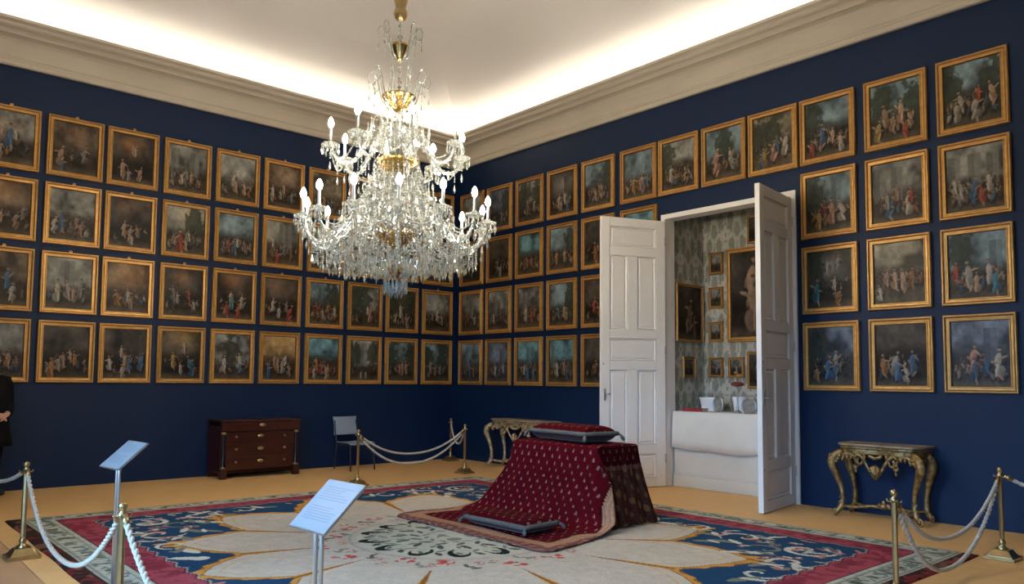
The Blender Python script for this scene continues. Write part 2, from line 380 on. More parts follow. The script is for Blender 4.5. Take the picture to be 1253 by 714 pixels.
struct('wall_niche_shell', MB().span((NB+.01, NY0-.1, 0), (NB+.1, NY1+.1, NZ+.1)).span((.2, NY1+.01, 0), (NB+.1, NY1+.1, NZ+.1)).span((.2, NY0-.1, 0), (NB+.1, NY0-.01, NZ+.1)).span((.2, NY0-.1, NZ+.01), (NB+.1, NY1+.1, NZ+.1)), M['altar'])
# altar
AX, AY0, AY1, AZ = .12, -7.0, -5.06, 1.07
t = thing('altar_table', 'white painted altar block filling the niche under a linen cloth', 'altar', (.5, -6.03, 0))
ab = MB().span((AX+.03, AY0, .2), (NB-.02, AY1, AZ)); ab.build('body', M['altar'], t, (.5, -6.03, 0))
MB().span((AX-.01, AY0, 0), (NB-.02, AY1, .17)).build('plinth', M['altar'], t, (.5, -6.03, 0), bevel=.01)
MB().span((AX+.01, AY0, .17), (NB-.02, AY1, .2)).build('moulding', M['altar'], t, (.5, -6.03, 0), bevel=.006)
ny = 90; ys = np.linspace(AY1, AY0, ny); path = [(NB-.04, AZ+.008), (.6, AZ+.008), (AX+.01, AZ+.008), (AX-.005, AZ), (AX-.008, AZ-.1), (AX-.012, AZ-.25), (AX-.015, AZ-.40), (AX-.016, AZ-.515)]
P = np.zeros((len(path), ny, 3))
for i, (x, z) in enumerate(path):
    k = max(0, (i-3)/4); wv = .012*np.sin(ys*7+.4)+.008*np.sin(ys*17)
    P[i, :, 0] = x-k*(wv+.012); P[i, :, 1] = ys; P[i, :, 2] = z-(k**3)*.025*np.sin((ys-AY0)/(AY1-AY0)*PI)-(.006*np.sin(ys*9) if i == 7 else 0)
ac = grid_mesh('altar_cloth', P, np.full((len(path), ny, 3), .7), M['linen'])
ac.modifiers.new('solid', 'SOLIDIFY').thickness = .004
tag(ac, 'cream linen cloth hanging over the front of the altar', 'altar cloth')

# ------------------------------------------------------------------ paintings
FW, FH = .705, .845
FPROF = [(0, .002), (0, .034), (.008, .046), (.018, .046), (.024, .037), (.034, .032), (.056, .030), (.062, .038), (.069, .038), (.076, .014)]
def frame_mesh(w, h, k=1.0, name='frame'):
    mb = MB(); V = []
    for e, d in FPROF:
        e *= k; d = d*(.5+.5*k); V += [(-w/2+e, -d, -h/2+e), (w/2-e, -d, -h/2+e), (w/2-e, -d, h/2-e), (-w/2+e, -d, h/2-e)]
    n = len(FPROF); F = [(4*i+j, 4*i+(j+1) % 4, 4*i+4+(j+1) % 4, 4*i+4+j) for i in range(n-1) for j in range(4)]
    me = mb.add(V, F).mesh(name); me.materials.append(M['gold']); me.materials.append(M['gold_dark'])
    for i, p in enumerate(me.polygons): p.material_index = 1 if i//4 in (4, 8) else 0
    return me
PAL = dict(w=(.36, .32, .26), p=(.34, .18, .13), r=(.30, .06, .035), b=(.07, .14, .23), o=(.30, .14, .045), y=(.34, .22, .07), s=(.34, .22, .14), g=(.20, .19, .17), t=(.06, .20, .22), d=(.03, .025, .02), e=(.07, .09, .04), n=(.16, .09, .05))
BASE = dict(brown=((.13, .095, .062), (.045, .034, .024)), gold=((.24, .15, .07), (.05, .035, .022)), grey=((.21, .205, .18), (.055, .046, .036)),
            blue=((.15, .20, .215), (.05, .047, .037)), dark=((.055, .045, .035), (.022, .018, .015)), teal=((.11, .21, .225), (.05, .045, .03)), dusk=((.24, .205, .14), (.10, .085, .06)), haze=((.12, .14, .17), (.05, .06, .075)))
def paint(seed, base, figs='', n=10, pal='wsgbno', trees='', arch='', glow=None, hor=.5, crowd=(.52, .86), h=76, w=62):
    r = np.random.default_rng(seed); sky, low = [np.array(c) for c in BASE[base]]
    Y, X = np.mgrid[0:1:h*1j, 0:1:w*1j]
    t = np.clip((Y-hor+.10*(fbm(h, w, 4, r)-.5))/.16+.5, 0, 1)[..., None]
    cl = fbm(h, w, 3, r); C = sky*(.30+1.75*np.clip(cl*1.8-.42, 0, 1)[..., None])*(1.15-.3*Y[..., None])
    hill = hor-.06+.12*vnoise(h, w, 1, 4, r)[0][None, :]
    C = lerp(C, low*np.array((.85, .72, .60))*(.35+1.3*np.clip(fbm(h, w, 6, r)*1.6-.3, 0, 1))[..., None], t)
    C = lerp(C, np.array((.15, .115, .075))*(.6+.8*fbm(h, w, 9, r))[..., None], (np.clip((Y-.86)*9, 0, 1)*(.3+.5*vnoise(h, w, 2, 5, r)))[..., None])
    C = lerp(C, (sky*.35+low*.65)*(.7+.6*fbm(h, w, 8, r)[..., None]), (np.clip((Y-hill)*14, 0, 1)*np.clip((hor+.14-Y)*9, 0, 1))[..., None]*.8)
    if glow:
        gx, gy, gr, gc = glow; C = C+np.array(PAL[gc])*np.exp(-(((X-gx)/gr)**2+((Y-gy)/(gr*.7))**2)*1.4)[..., None]*(.4+.9*fbm(h, w, 5, r))[..., None]
    for ch in trees:
        cx = dict(l=.12, r=.88, L=.25, R=.75, c=.5)[ch]; nz = fbm(h, w, 7, r)
        m = np.clip((.62-np.hypot((X-cx)/.28, (Y-.36)/.42)*.62+(nz-.5)*.9)*7, 0, 1)*(Y < .85)
        C = lerp(C, np.array([.035, .042, .026])*(.5+1.3*nz[..., None]), m[..., None]*.9)
    for ch in arch:
        cx = dict(l=.15, r=.82, c=.5, L=.3, R=.68)[ch]; m = ((np.abs(X-cx) < .11) & (Y > .06+.1*r.random()) & (Y < .66))*1.0
        C = lerp(C, (sky*.75+.02)*(.75+.5*((X-cx) > 0))[..., None], m[..., None]*.75)
    def ell(cx, cy, rx, ry, a, c, k=1.0):
        nonlocal C
        ca, sa = math.cos(a), math.sin(a); dx = X-cx; dy = (Y-cy)*1.22
        q = ((dx*ca+dy*sa)/rx)**2+((-dx*sa+dy*ca)/ry)**2
        m = np.clip((1.25-q)*2.2, 0, 1)*k
        sh = .72+.55*np.clip((-(dx*ca+dy*sa)/rx-.5*(dy)/ry)*.5+.4, 0, 1)
        C = lerp(C, np.array(c)*sh[..., None], m[..., None])
    def fig(cx, cy, c, s):
        a = r.normal(0, .25); c = np.array(PAL[c])*(.85+.5*r.random()); sk = np.array(PAL['s'])*(.8+.5*r.random()); sd = 1 if r.random() < .5 else -1
        ell(cx+.01*s, cy+.03*s, .062*s, .13*s, a, (.012, .010, .008), .55)
        ell(cx, cy-.02*s, .034*s, .075*s, a, c); ell(cx+.018*s*sd, cy+.075*s, .044*s, .062*s, a+.25*sd, c*.55); ell(cx-.014*s*sd, cy+.07*s, .016*s, .07*s, a, c*1.15)
        ell(cx+.05*s*sd, cy-.045*s, .050*s, .011*s, r.normal(0, .8), sk)
        if r.random() < .7: ell(cx-.04*s*sd, cy+.0*s, .035*s, .010*s, r.normal(0, .9), sk*.85)
        if r.random() < .6: ell(cx+.02*s, cy+.125*s, .012*s, .045*s, r.normal(0, .5), sk)
        ell(cx+.09*s*math.sin(a), cy-.112*s, .017*s, .021*s, 0, sk); ell(cx+.09*s*math.sin(a), cy-.126*s, .017*s, .010*s, 0, (.03, .02, .012), .8)
    pts = sorted((crowd[0]+(crowd[1]-crowd[0])*r.random(), .06+.88*r.random()) for _ in range(int(n*2.6)))
    for cy_, cx_ in pts:
        ch = pal[int(r.integers(len(pal)))]; s0 = .50+.50*(cy_-crowd[0])/(crowd[1]-crowd[0]+1e-6); k_ = (.35 if cy_ < .62 else .6)*(.6+.8*r.random()); c0 = np.array(PAL[ch])*k_
        ell(cx_+.012, cy_+.02, .05*s0, .11*s0, 0, (.012, .010, .008), .6); ell(cx_, cy_, .034*s0, .085*s0, r.normal(0, .4), c0, .95)
        ell(cx_-.012*s0, cy_-.02*s0, .012*s0, .05*s0, r.normal(0, .4), c0*1.7, .8); ell(cx_+.01*r.normal(), cy_-.09*s0, .016*s0, .020*s0, 0, np.array(PAL['s'])*k_*1.1)
        if r.random() < .4: ell(cx_+.04*s0, cy_-.02*s0, .035*s0, .010*s0, r.normal(0, .8), np.array(PAL['s'])*k_)
    for q in figs.split():
        ch, a, b, s = q[0], *[float(v) for v in q[1:].split(',')]
        fig(a/100, b/100, ch, s/9.2)
    C *= .66*(.72+.5*fbm(h, w, 14, r))[..., None]*(.86+.28*r.random((h, w, 1)))
    return np.clip(C, .004, 1)
CANV = {}
ORD = ['', 'first', 'second', 'third', 'fourth', 'fifth', 'sixth', 'seventh', 'eighth', 'ninth', 'tenth', 'eleventh', 'twelfth']
ROWN = ['', 'top row', 'second row', 'third row', 'bottom row']
ROWZ = [None, (5.099, 4.253), (4.151, 3.312), (3.205, 2.364), (2.262, 1.412)]
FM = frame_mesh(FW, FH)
ringm = MB().tube([(.016*math.cos(a), -.03, FH/2+.012+.016*math.sin(a)) for a in np.linspace(0, 2*PI, 10, endpoint=False)], .005, 5, True).box((0, -.028, FH/2), (.02, .012, .02)).mesh('hanging_ring')
def canvas_grid(C, w, h, parent, y=-.014):
    n, m = C.shape[:2]; X, Z = np.meshgrid(np.linspace(-w/2, w/2, m), np.linspace(h/2, -h/2, n))
    P = np.stack([X, np.full_like(X, y), Z], -1)
    o = grid_mesh('canvas', P[::-1], C[::-1], M['canvas'], parent); return o
def painting(wall, u0, u1, row, label, C, ring):
    zt, zb = ROWZ[row]; u = (u0+u1)/2; z = (zt+zb)/2
    loc = (-u, -.004, z) if wall == 'L' else (-.004, -u, z)
    t = thing('framed_painting', label, 'painting', loc, 0 if wall == 'L' else -PI/2, 'gilt framed paintings hung in four rows')
    t.rotation_euler.y = random.uniform(-.004, .004) if wall == 'L' else 0
    if wall == 'R': t.rotation_euler = (0, 0, -PI/2)
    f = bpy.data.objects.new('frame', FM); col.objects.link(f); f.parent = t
    canvas_grid(C, FW-.15, FH-.15, t)
    if ring:
        g = bpy.data.objects.new('hanging_ring', ringm); col.objects.link(g); g.parent = t
        if not ringm.materials: ringm.materials.append(M['goldedge'])
LCOL = [(7.90, 7.195), (7.115, 6.41), (6.362, 5.657), (5.579, 4.873), (4.796, 4.090), (4.012, 3.306), (3.218, 2.512), (2.422, 1.717), (1.64, .934), (.836, .131)]
RCOL = [(.125, .835), (.932, 1.637), (1.745, 2.45), (2.553, 3.26), (3.361, 4.066), (4.19, 4.893), (4.93, 5.637), (5.687, 6.393), (6.43, 7.136), (7.17, 7.873), (7.985, 8.690), (8.793, 9.497)]
# (base, figures, crowd n, palette, trees, arch, glow, description)
D = dict
LS = {
 'A1': D(base='grey', figs='b50,48,17 w62,42,9 w30,75,12 s40,38,7', n=4, glow=(.5, .35, .4, 'n'), d='blue robed figure in clouds'),
 'B1': D(base='brown', figs='s18,68,15 g70,60,13 b22,85,9', n=2, glow=(.5, .2, .3, 'n'), d='brown twilight pair of figures'),
 'C1': D(base='dark', figs='s50,28,10 w55,33,7 s25,72,14 s68,80,12 g40,85,10', n=0, glow=(.45, .2, .3, 'o'), d='pale radiant figure above fallen bodies'),
 'D1': D(base='grey', figs='w35,72,10 s60,66,9 g48,62,9', n=14, arch='lR', pal='gwsn', d='columned temple crowd'),
 'E1': D(base='grey', figs='w38,55,12 s45,68,12 s70,70,11', n=5, glow=(.5, .4, .4, 'g'), d='grey cloudy struggle'),
 'F1': D(base='brown', figs='w15,65,12 s50,55,10 g75,72,11 w40,70,9', n=8, glow=(.5, .2, .4, 'n'), d='smoky brown gathering'),
 'G1': D(base='dusk', figs='s40,65,11 b65,72,10', n=6, d='pale dusk group'), 'H1': D(base='dark', figs='w50,65,11', n=6, d='dim group'), 'I1': D(base='brown', figs='r45,70,10', n=8, d='brown group'), 'J1': D(base='dark', figs='w50,60,11', n=6, trees='l', d='dark wooded'),
 'A2': D(base='brown', figs='s70,72,12 s40,68,10 g85,55,9', n=8, glow=(.4, .15, .35, 'o'), d='ochre clouded bodies'),
 'B2': D(base='grey', figs='b27,62,15 w10,70,11 s60,60,9 p70,75,10', n=12, pal='gwsn', d='procession with blue robed woman'),
 'C2': D(base='dark', figs='s35,62,12 s50,72,13 s68,66,10 w55,85,8', n=2, glow=(.4, .15, .3, 'n'), d='reclining nudes in gloom'),
 'D2': D(base='grey', figs='r38,76,19 s52,80,10 w60,62,9', n=18, trees='R', glow=(.55, .2, .3, 'y'), pal='gwsbd', d='kneeling red figure under stormy sky'),
 'E2': D(base='blue', figs='b48,70,13 w55,62,9 r30,72,9', n=20, hor=.45, pal='wsrgbn', d='crowded camp under pale blue sky'),
 'F2': D(base='grey', figs='r35,85,14 w20,50,9 g55,62,11', n=16, arch='cR', d='columned hall with red foreground'),
 'G2': D(base='grey', figs='w40,70,10', n=10, d='grey open'), 'H2': D(base='brown', figs='s50,70,11', n=8, d='brown open'), 'I2': D(base='dark', figs='w60,66,12', n=8, d='gloomy'), 'J2': D(base='dark', figs='g50,68,10', n=8, trees='r', d='shadowy wooded'),
 'A3': D(base='brown', figs='b60,50,15 w70,75,13', n=4, d='brown standing robed figure'),
 'B3': D(base='grey', figs='w25,66,16 w48,62,14 g75,60,14 s60,70,11', n=4, hor=.6, arch='c', d='white robed pair beneath vault'),
 'C3': D(base='brown', figs='o28,72,13 w52,66,11 s60,80,10', n=8, glow=(.5, .2, .5, 'o'), d='amber sky with orange kneeling figure'),
 'D3': D(base='dark', figs='g25,52,12 r65,52,9 w35,62,9 w80,76,8', n=4, glow=(.45, .2, .25, 'o'), d='dark vision with faint orange glow'),
 'E3': D(base='dark', figs='w40,52,11 t45,62,13 r30,80,13 w72,60,13 r62,82,12', n=4, glow=(.45, .12, .3, 'o'), d='bright supper with red cloths'),
 'F3': D(base='dark', figs='w25,62,12 w45,78,11 r78,80,15 g68,64,10', n=4, glow=(.4, .2, .4, 'n'), d='gloomy scene with red figure at right'),
 'G3': D(base='blue', figs='w45,75,10 o62,60,9 r25,62,10 w85,66,10', n=22, hor=.42, trees='R', pal='wsogrn', d='picnic crowd beneath grey blue sky'),
 'H3': D(base='grey', figs='p68,66,17 w60,58,9', n=4, trees='lc', hor=.55, glow=(.5, .3, .4, 'g'), d='pink robed woman before pale sky'),
 'I3': D(base='dark', figs='w45,52,15 s70,78,14 w25,72,9', n=10, trees='lr', d='dark pale limbed figures'),
 'J3': D(base='grey', figs='w50,55,14 g70,68,12 g30,60,10', n=5, d='dim grey mountain figures', glow=(.4, .3, .3, 'g')),
 'A4': D(base='grey', figs='s70,65,12 n50,70,12', n=10, trees='l', d='cloudy sky with brown foreground crowd'),
 'B4': D(base='dark', figs='o20,82,15 s45,66,11 w35,72,10 o70,62,11 s60,55,8', n=6, d='black ground with orange robes'),
 'C4': D(base='dark', figs='w45,88,12 b60,70,13 s50,62,11 w42,46,9 b90,66,14 w15,70,11', n=6, arch='r', d='white shroud and blue robes'),
 'D4': D(base='dark', figs='w58,32,10 y30,60,13 b82,78,14 w50,78,9 t75,66,11', n=2, glow=(.5, .1, .4, 'y'), d='angel above yellow and blue figures'),
 'E4': D(base='grey', figs='w28,66,14 w72,60,14 b75,72,12', n=4, trees='c', hor=.6, d='two pale figures beneath trees'),
 'F4': D(base='gold', figs='b18,80,13 s45,64,13 w60,68,14 w68,55,11 s82,76,11 s35,56,10', n=4, glow=(.5, .12, .5, 'y'), d='golden sky with bathing nudes'),
 'G4': D(base='teal', figs='o28,60,11 s62,82,15 w20,82,11 r45,70,10', n=16, hor=.42, pal='wsobrn', d='teal sea and colourful crowd'),
 'H4': D(base='grey', figs='w40,86,7 w58,86,7', n=3, arch='c', trees='lr', hor=.6, d='pale tower with sheep'),
 'I4': D(base='blue', figs='p55,68,15 s70,66,12 p45,70,10', n=5, trees='lr', hor=.48, d='pink figures in a valley'),
 'J4': D(base='blue', figs='w25,60,13 s45,72,12 g65,70,10', n=8, trees='lR', d='hillside figures under blue grey sky'),
}
RS = {
 'K1': D(base='grey', n=8, d='far grey'), 'K2': D(base='dark', n=8, d='far dark'),
 'L1': D(base='haze', figs='g60,70,11', n=7, trees='r', d='misty grey'), 'L2': D(base='dark', figs='w55,80,12 g40,62,10', n=8, d='dark kneeling'),
 'M1': D(base='grey', figs='w70,62,11 s40,55,9', n=12, trees='lr', d='clouded battle'), 'M2': D(base='teal', figs='o40,68,11 p60,70,10', n=14, hor=.45, d='teal skied crowd'),
 'N1': D(base='dark', figs='w35,68,14 w60,62,11 b70,80,11 s45,78,11', n=8, arch='R', glow=(.5, .3, .4, 'g'), d='white draped group'), 'N2': D(base='blue', figs='y25,70,11 s60,68,12', n=16, trees='r', d='stormy blue dense crowd'),
 'O1': D(base='blue', figs='w40,72,11 w62,66,12 p55,60,10', n=16, trees='r', d='bright skied'), 'O2': D(base='dark', figs='o40,72,18 w75,62,9', n=8, trees='r', d='orange robed'),
 'K3': D(base='grey', figs='r28,62,10 w70,70,11', n=10, arch='c', d='archway'), 'L3': D(base='grey', figs='w25,68,11 o60,60,9', n=12, arch='rL', d='columned'),
 'M3': D(base='grey', figs='w35,64,15 r62,70,12 o75,62,10', n=12, arch='L', hor=.45, d='city square'), 'N3': D(base='blue', figs='w60,66,13 t35,66,11 y70,76,10', n=10, trees='r', hor=.5, d='blue hills'),
 'O3': D(base='dark', figs='r35,58,13 o55,70,11', n=8, arch='R', d='red figured dark'),
 'K4': D(base='blue', figs='b45,70,12 g65,72,11', n=10, arch='L', hor=.5, d='shadowed blue'), 'L4': D(base='haze', figs='w35,70,12 b60,72,12 w75,66,10', n=14, arch='R', d='white and blue'),
 'M4': D(base='teal', figs='b45,76,14 b72,78,13 w30,70,10', n=14, hor=.48, arch='c', d='pale blue sky'), 'N4': D(base='teal', figs='w30,66,15 s60,64,15 b70,76,11', n=10, hor=.45, arch='l', d='teal skied pillar'),
 'O4': D(base='dark', figs='n40,66,12', n=8, d='very dim'),
 'P1': D(base='blue', figs='y32,70,14 w62,70,15 p55,72,12 b80,66,10', n=14, hor=.55, d='yellow and white robed'), 'P2': D(base='teal', figs='w50,66,11', n=10, d='teal skied half hidden'),
 'Q1': D(base='grey', figs='w25,66,13 s70,76,9', n=20, hor=.42, trees='l', d='valley crowd'), 'R1': D(base='blue', figs='p28,62,19 w70,58,13 g75,72,11', n=8, hor=.55, trees='c', d='pink gowned'),
 'S1': D(base='dusk', figs='p55,66,17 b62,56,12 w82,60,16 y28,78,14 b22,88,9', n=14, trees='lc', hor=.45, d='five bright robed'),
 'T1': D(base='blue', figs='b38,60,15 w80,80,13 r15,84,13 s62,64,10', n=16, hor=.42, trees='l', d='hillside blue dancer'),
 'U1': D(base='blue', figs='s30,55,15 s62,52,15 s45,68,12 y15,78,14 r70,84,11 s80,66,11', n=8, trees='Lr', d='nude dancers under trees'),
 'V1': D(base='blue', figs='w30,62,13 w22,76,13 w55,74,15 s85,55,13 r62,52,9', n=16, trees='lr', hor=.42, d='seated white robed market'),
 'T2': D(base='blue', figs='w80,66,15 p58,66,17 y28,78,14 r40,58,10', n=10, trees='l', arch='R', d='pink gowned woman and tower'),
 'U2': D(base='grey', figs='b35,76,14 w30,64,11 w72,72,15 s50,52,11 r78,60,10', n=6, arch='lc', d='grotto bathers'),
 'V2': D(base='grey', figs='r62,76,12 w25,66,12 b48,66,13 w75,58,12 w15,58,10', n=18, arch='lcr', d='crowd below grey palace'),
 'T3': D(base='dark', figs='w45,28,10 w68,22,10 t20,70,16 o68,82,12 w60,58,9', n=4, trees='l', glow=(.5, .3, .35, 'g'), d='angels over rays of light'),
 'U3': D(base='dusk', figs='s42,60,13 s58,62,14 o75,60,12 w12,82,10 s25,56,10', n=22, hor=.4, crowd=(.48, .66), pal='sonp', d='yellow misty procession'),
 'V3': D(base='blue', figs='w35,64,16 s48,76,12 w70,62,14 t80,76,14 r12,58,11', n=14, arch='r', trees='L', d='fight beside a colonnade'),
 'T4': D(base='haze', figs='b42,70,16 w60,58,13 b58,74,12 o18,80,10', n=6, trees='l', d='moonlit blue robed'),
 'U4': D(base='dark', figs='w38,64,15 b42,74,14 b72,62,14 w60,80,11 o15,66,13', n=10, hor=.4, d='dark hall blue robed'),
 'V4': D(base='haze', figs='p38,58,16 b40,76,13 w80,64,16 b60,66,12', n=10, hor=.4, arch='R', d='blue glazed swordsmen'),
}
sd = 0
for side, S, COLS, names in (('L', LS, LCOL, 'ABCDEFGHIJ'), ('R', RS, RCOL, 'KLMNOPQRSTUV')):
    for ci, (u0, u1) in enumerate(COLS):
        for row in (1, 2, 3, 4):
            k = names[ci]+str(row)
            if k not in S: continue
            q = dict(S[k]); d_ = q.pop('d'); sd += 1
            Cc = paint(100+sd, **q)
            if side == 'L': lab = '%s painting, %s, %s from the corner above chest' % (d_, ROWN[row], ORD[10-ci])
            elif ci < 5 or row == 1: lab = '%s painting, %s, %s from the corner on doorway wall' % (d_, ROWN[row], ORD[ci+1])
            elif ci == 5: lab = '%s painting, %s, behind the folded back door leaf' % (d_, ROWN[row])
            else: lab = '%s painting, %s, %s past the doorway' % (d_, ROWN[row], ORD[ci-8])
            painting(side, min(u0, u1), max(u0, u1), row, lab, Cc, side == 'L' and row < 4)
# pictures inside the niche
def small_picture(loc, rz, w, h, C, label, k=.7, fm='gold'):
    t = thing('framed_picture', label, 'picture', loc, rz, 'pictures inside the altar niche')
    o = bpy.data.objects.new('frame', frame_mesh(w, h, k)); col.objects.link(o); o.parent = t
    canvas_grid(C, w-.15*k, h-.15*k, t, -.012)
    return t
xb = NB-.004
def nb(y0, y1, z0, z1, C, label, k=.55): small_picture((xb, (y0+y1)/2, (z0+z1)/2), -PI/2, abs(y1-y0), z1-z0, C, label, k)
pk = dict(h=30, w=24)
nb(-5.115, -5.365, 3.155, 3.50, paint(401, 'grey', 'd50,60,18', 0, **pk), 'small gilt framed picture, topmost beside the large nude painting in the niche')
nb(-5.11, -5.36, 2.63, 2.965, paint(402, 'grey', 'd50,55,20', 2, **pk), 'small gilt framed picture, second down beside the large nude painting in the niche')
nb(-5.105, -5.355, 2.12, 2.43, paint(403, 'grey', 'd50,55,20 b52,70,10', 0, **pk), 'small gilt framed picture, third down beside the large nude painting in the niche')
nb(-5.10, -5.35, 1.575, 1.885, paint(404, 'grey', 'g55,60,18', 0, **pk), 'small gilt framed picture, lowest on the niche wall above the white jar')
nb(-5.44, -5.71, 1.575, 1.882, paint(405, 'grey', 'w50,55,14', 0, **pk), 'small gilt framed picture behind the altar candlestick')
nb(-5.43, -6.45, 2.11, 3.52, paint(406, 'dark', 's38,36,22 s42,62,24 n62,70,30', 0, h=70, w=52), 'large gilt framed dark painting of a nude in the altar niche', 1.0)
nb(-5.785, -6.5, 3.56, 3.98, paint(407, 'dark', 'n50,50,16', 0, **pk), 'dark picture hung above the large nude painting in the niche', .4)
nb(-5.76, -6.1, 1.42, 1.96, paint(408, 'dark', 'g50,55,20 b45,40,10', 0, **pk), 'dark picture hung low on the niche wall beside the door leaf', .5)
small_picture((.60, NY1-.004, 2.55), 0, .68, .88, paint(409, 'dark', 'n52,50,20 s40,72,12 n70,74,14', 0, h=40, w=32), 'dark painting in thin gilt frame on the niche side wall', .55)
small_picture((.57, NY1-.004, 1.727), 0, .31, .32, paint(410, 'brown', 'n50,50,20', 0, **pk), 'small gilt framed picture above the red book on the niche side wall', .6)
# things on the altar
az = AZ+.013
t = thing('red_book', 'red leather book lying flat on the altar', 'book', (.28, -5.34, az), .06)
MB().box((0, 0, .022), (.17, .30, .032)).build('pages', M['linen'], t)
MB().box((0, 0, .041), (.18, .32, .006)).box((0, 0, .003), (.18, .32, .006)).box((-.09, 0, .022), (.006, .32, .044)).build('cover', M['redleather'], t)
def jar(loc, w, d, h, label):
    t = thing('altar_vase', label, 'vase', loc)
    p = [(.92, 0), (.94, .02), (.80, .03), (.78, .1), (.86, .5), (.98, .85), (1.02, .9), (1.02, 1), (.94, 1), (.9, .9), (.0001, .9)]
    MB().lathe([(r, z*h) for r, z in p], 24, (0, 0, 0), (d/2, w/2)).build('bowl', M['china'], t)
    return t
jar((.62, -5.36, az), .36, .18, .20, 'wide white china bowl behind the red book on the altar')
jar((.5, -5.93, az), .22, .18, .22, 'white china vase behind the candlestick on the altar')
def oval_frame(loc, w, h, label, rz=-PI/2):
    t = thing('table_frame', label, 'photo frame', loc, rz)
    pts = [(w/2*.9*math.copysign(abs(math.cos(a))**.75, math.cos(a)), 0, h/2+h/2*.9*math.copysign(abs(math.sin(a))**.75, math.sin(a))) for a in np.linspace(0, 2*PI, 28, endpoint=False)]
    MB().tube(pts, .016, 6, True).build('rim', M['silver'], t)
    MB().poly([(p[0], p[2]) for p in pts], 'y', -.002, .006).build('card', M['card'], t)
    MB().tube([(0, .01, h*.6), (0, .09, .005)], .006, 5).build('strut', M['silver'], t)
    MB().tube([(-w*.3, 0, .012), (-w*.36, -.02, .004)], .008, 5).tube([(w*.3, 0, .012), (w*.36, -.02, .004)], .008, 5).build('feet', M['silver'], t)
oval_frame((.42, -5.63, az), .16, .21, 'round silver picture frame beside the white bowl on the altar')
oval_frame((.30, -6.20, az), .23, .19, 'rectangular silver picture frame at the altar end by the door leaf')
t = thing('candlestick', 'slim gilt candlestick carrying a dark red silk ornament on the altar', 'candlestick', (.28, -6.03, az))
MB().lathe([(.055, 0), (.06, .012), (.03, .03), (.012, .05), (.02, .07), (.010, .1), (.010, .28), (.018, .30), (.010, .32), (.010, .44)], 12).build('stem', M['silver'], t)
MB().ball((0, 0, .40), .1, (.7, 1, .34), 12, 6).build('silk_ornament', M['redflower'], t)
MB().tube([(0, 0, .44), (0, 0, .58)], .008, 6).tube([(0, -.06, .535), (0, .07, .535)], .008, 6).ball((0, .03, .56), .02).build('finial', M['gilt'], t)
t = thing('altar_candle', 'thin pale candle in small holder against the niche wall', 'candle', (.82, -5.24, az))
MB().lathe([(.035, 0), (.03, .012), (.008, .02), (.008, .22), (.016, .24), (.016, .25)], 10).build('holder', M['silver'], t)
MB().lathe([(.009, .25), (.009, .42), (.002, .43)], 8).build('candle', M['candle'], t)

# ------------------------------------------------------------------ large carpet
CX0, CX1, CY0, CY1 = -7.76, -1.50, -9.56, -2.50
STEP = .0135
nx, nyy = int((CX1-CX0)/STEP), int((CY1-CY0)/STEP)
gx = np.linspace(CX0, CX1, nx); gy = np.linspace(CY0, CY1, nyy)
XX, YY = np.meshgrid(gx, gy)
CCX, CCY = -4.62, -6.02
dx, dy = XX-CCX, YY-CCY
th = np.arctan2(dy, dx); rr = np.hypot(dx, dy)
cr = np.random.default_rng(3)
wob = fbm(nyy, nx, 40, cr)-.5
CRM = np.array(srgb(192, 180, 161)); GOLD = np.array(srgb(196, 140, 62)); DGOLD = np.array(srgb(140, 88, 34)); BLUE = np.array(srgb(26, 62, 92)); RED = np.array(srgb(150, 68, 78)); DRED = np.array(srgb(108, 32, 46))
PALE = np.array(srgb(176, 178, 162)); DARK = np.array(srgb(58, 40, 34)); GREEN = np.array(srgb(40, 56, 46)); PINK = np.array(srgb(190, 120, 104)); WHITE = np.array(srgb(200, 196, 178)); FRED = np.array(srgb(196, 70, 56)); GREY = np.array(srgb(120, 122, 108))
K = np.empty((nyy, nx, 3)); K[:] = BLUE
def put(mask, c, a=1.0):
    K[mask] = K[mask]*(1-a)+np.asarray(c)*a
# cream star field with gold edged petals
el = rr/np.sqrt((2.40*np.cos(th))**2+(2.78*np.sin(th))**2)*2.6   # normalised radius
ph = np.abs(((np.degrees(th)) % 30)-0); ph = np.minimum(ph, 30-ph)/15                          # 0 at tip, 1 at notch
rb = 2.02+.58*(1-ph**1.25)+.035*wob
put(el < rb+.085, DGOLD); put(el < rb+.07+.03*np.sin(th*90), GOLD); put(el < rb, DGOLD*.9); put(el < rb-.018, CRM)
vein = (np.abs(ph-1) < (.055+.04*wob)/np.maximum(el, .3)*3.2*np.clip((el-1.3)/.7, 0, 1)) & (el > 1.3) & (el < 2.1); put(vein, GOLD); put(vein & (np.abs(ph-1) < .035), DGOLD)
inn = (np.abs(el-(rb-.16)) < .012) & (el > 1.9); put(inn, GOLD*.9+CRM*.1, .5)
def disc(x, y, r, c, a=1.0, sx=1, sy=1, rot=0):
    R = r*max(sx, sy)*1.1; i0, i1 = np.searchsorted(gx, [x-R, x+R]); j0, j1 = np.searchsorted(gy, [y-R, y+R])
    if i1 <= i0 or j1 <= j0: return
    u = XX[j0:j1, i0:i1]-x; v = YY[j0:j1, i0:i1]-y; ca, sa = math.cos(rot), math.sin(rot)
    m = ((u*ca+v*sa)/sx)**2+((-u*sa+v*ca)/sy)**2 < r*r
    S = K[j0:j1, i0:i1]; S[m] = S[m]*(1-a)+np.asarray(c)*a
def stroke(pts, w, c, taper=True):
    pts = np.asarray(pts, float); n = len(pts)
    for i, (x, y) in enumerate(pts):
        t = i/(n-1); disc(x, y, w*(1-.6*abs(2*t-1)**2 if taper else 1), c)
def spiral(x, y, r0, a0, turns, r1=.02, n=46, s=1):
    t = np.linspace(0, 1, n); r = r0*(1-t)+r1*t; a = a0+s*turns*2*PI*t
    return np.stack([x+r*np.cos(a), y+r*np.sin(a)], 1)
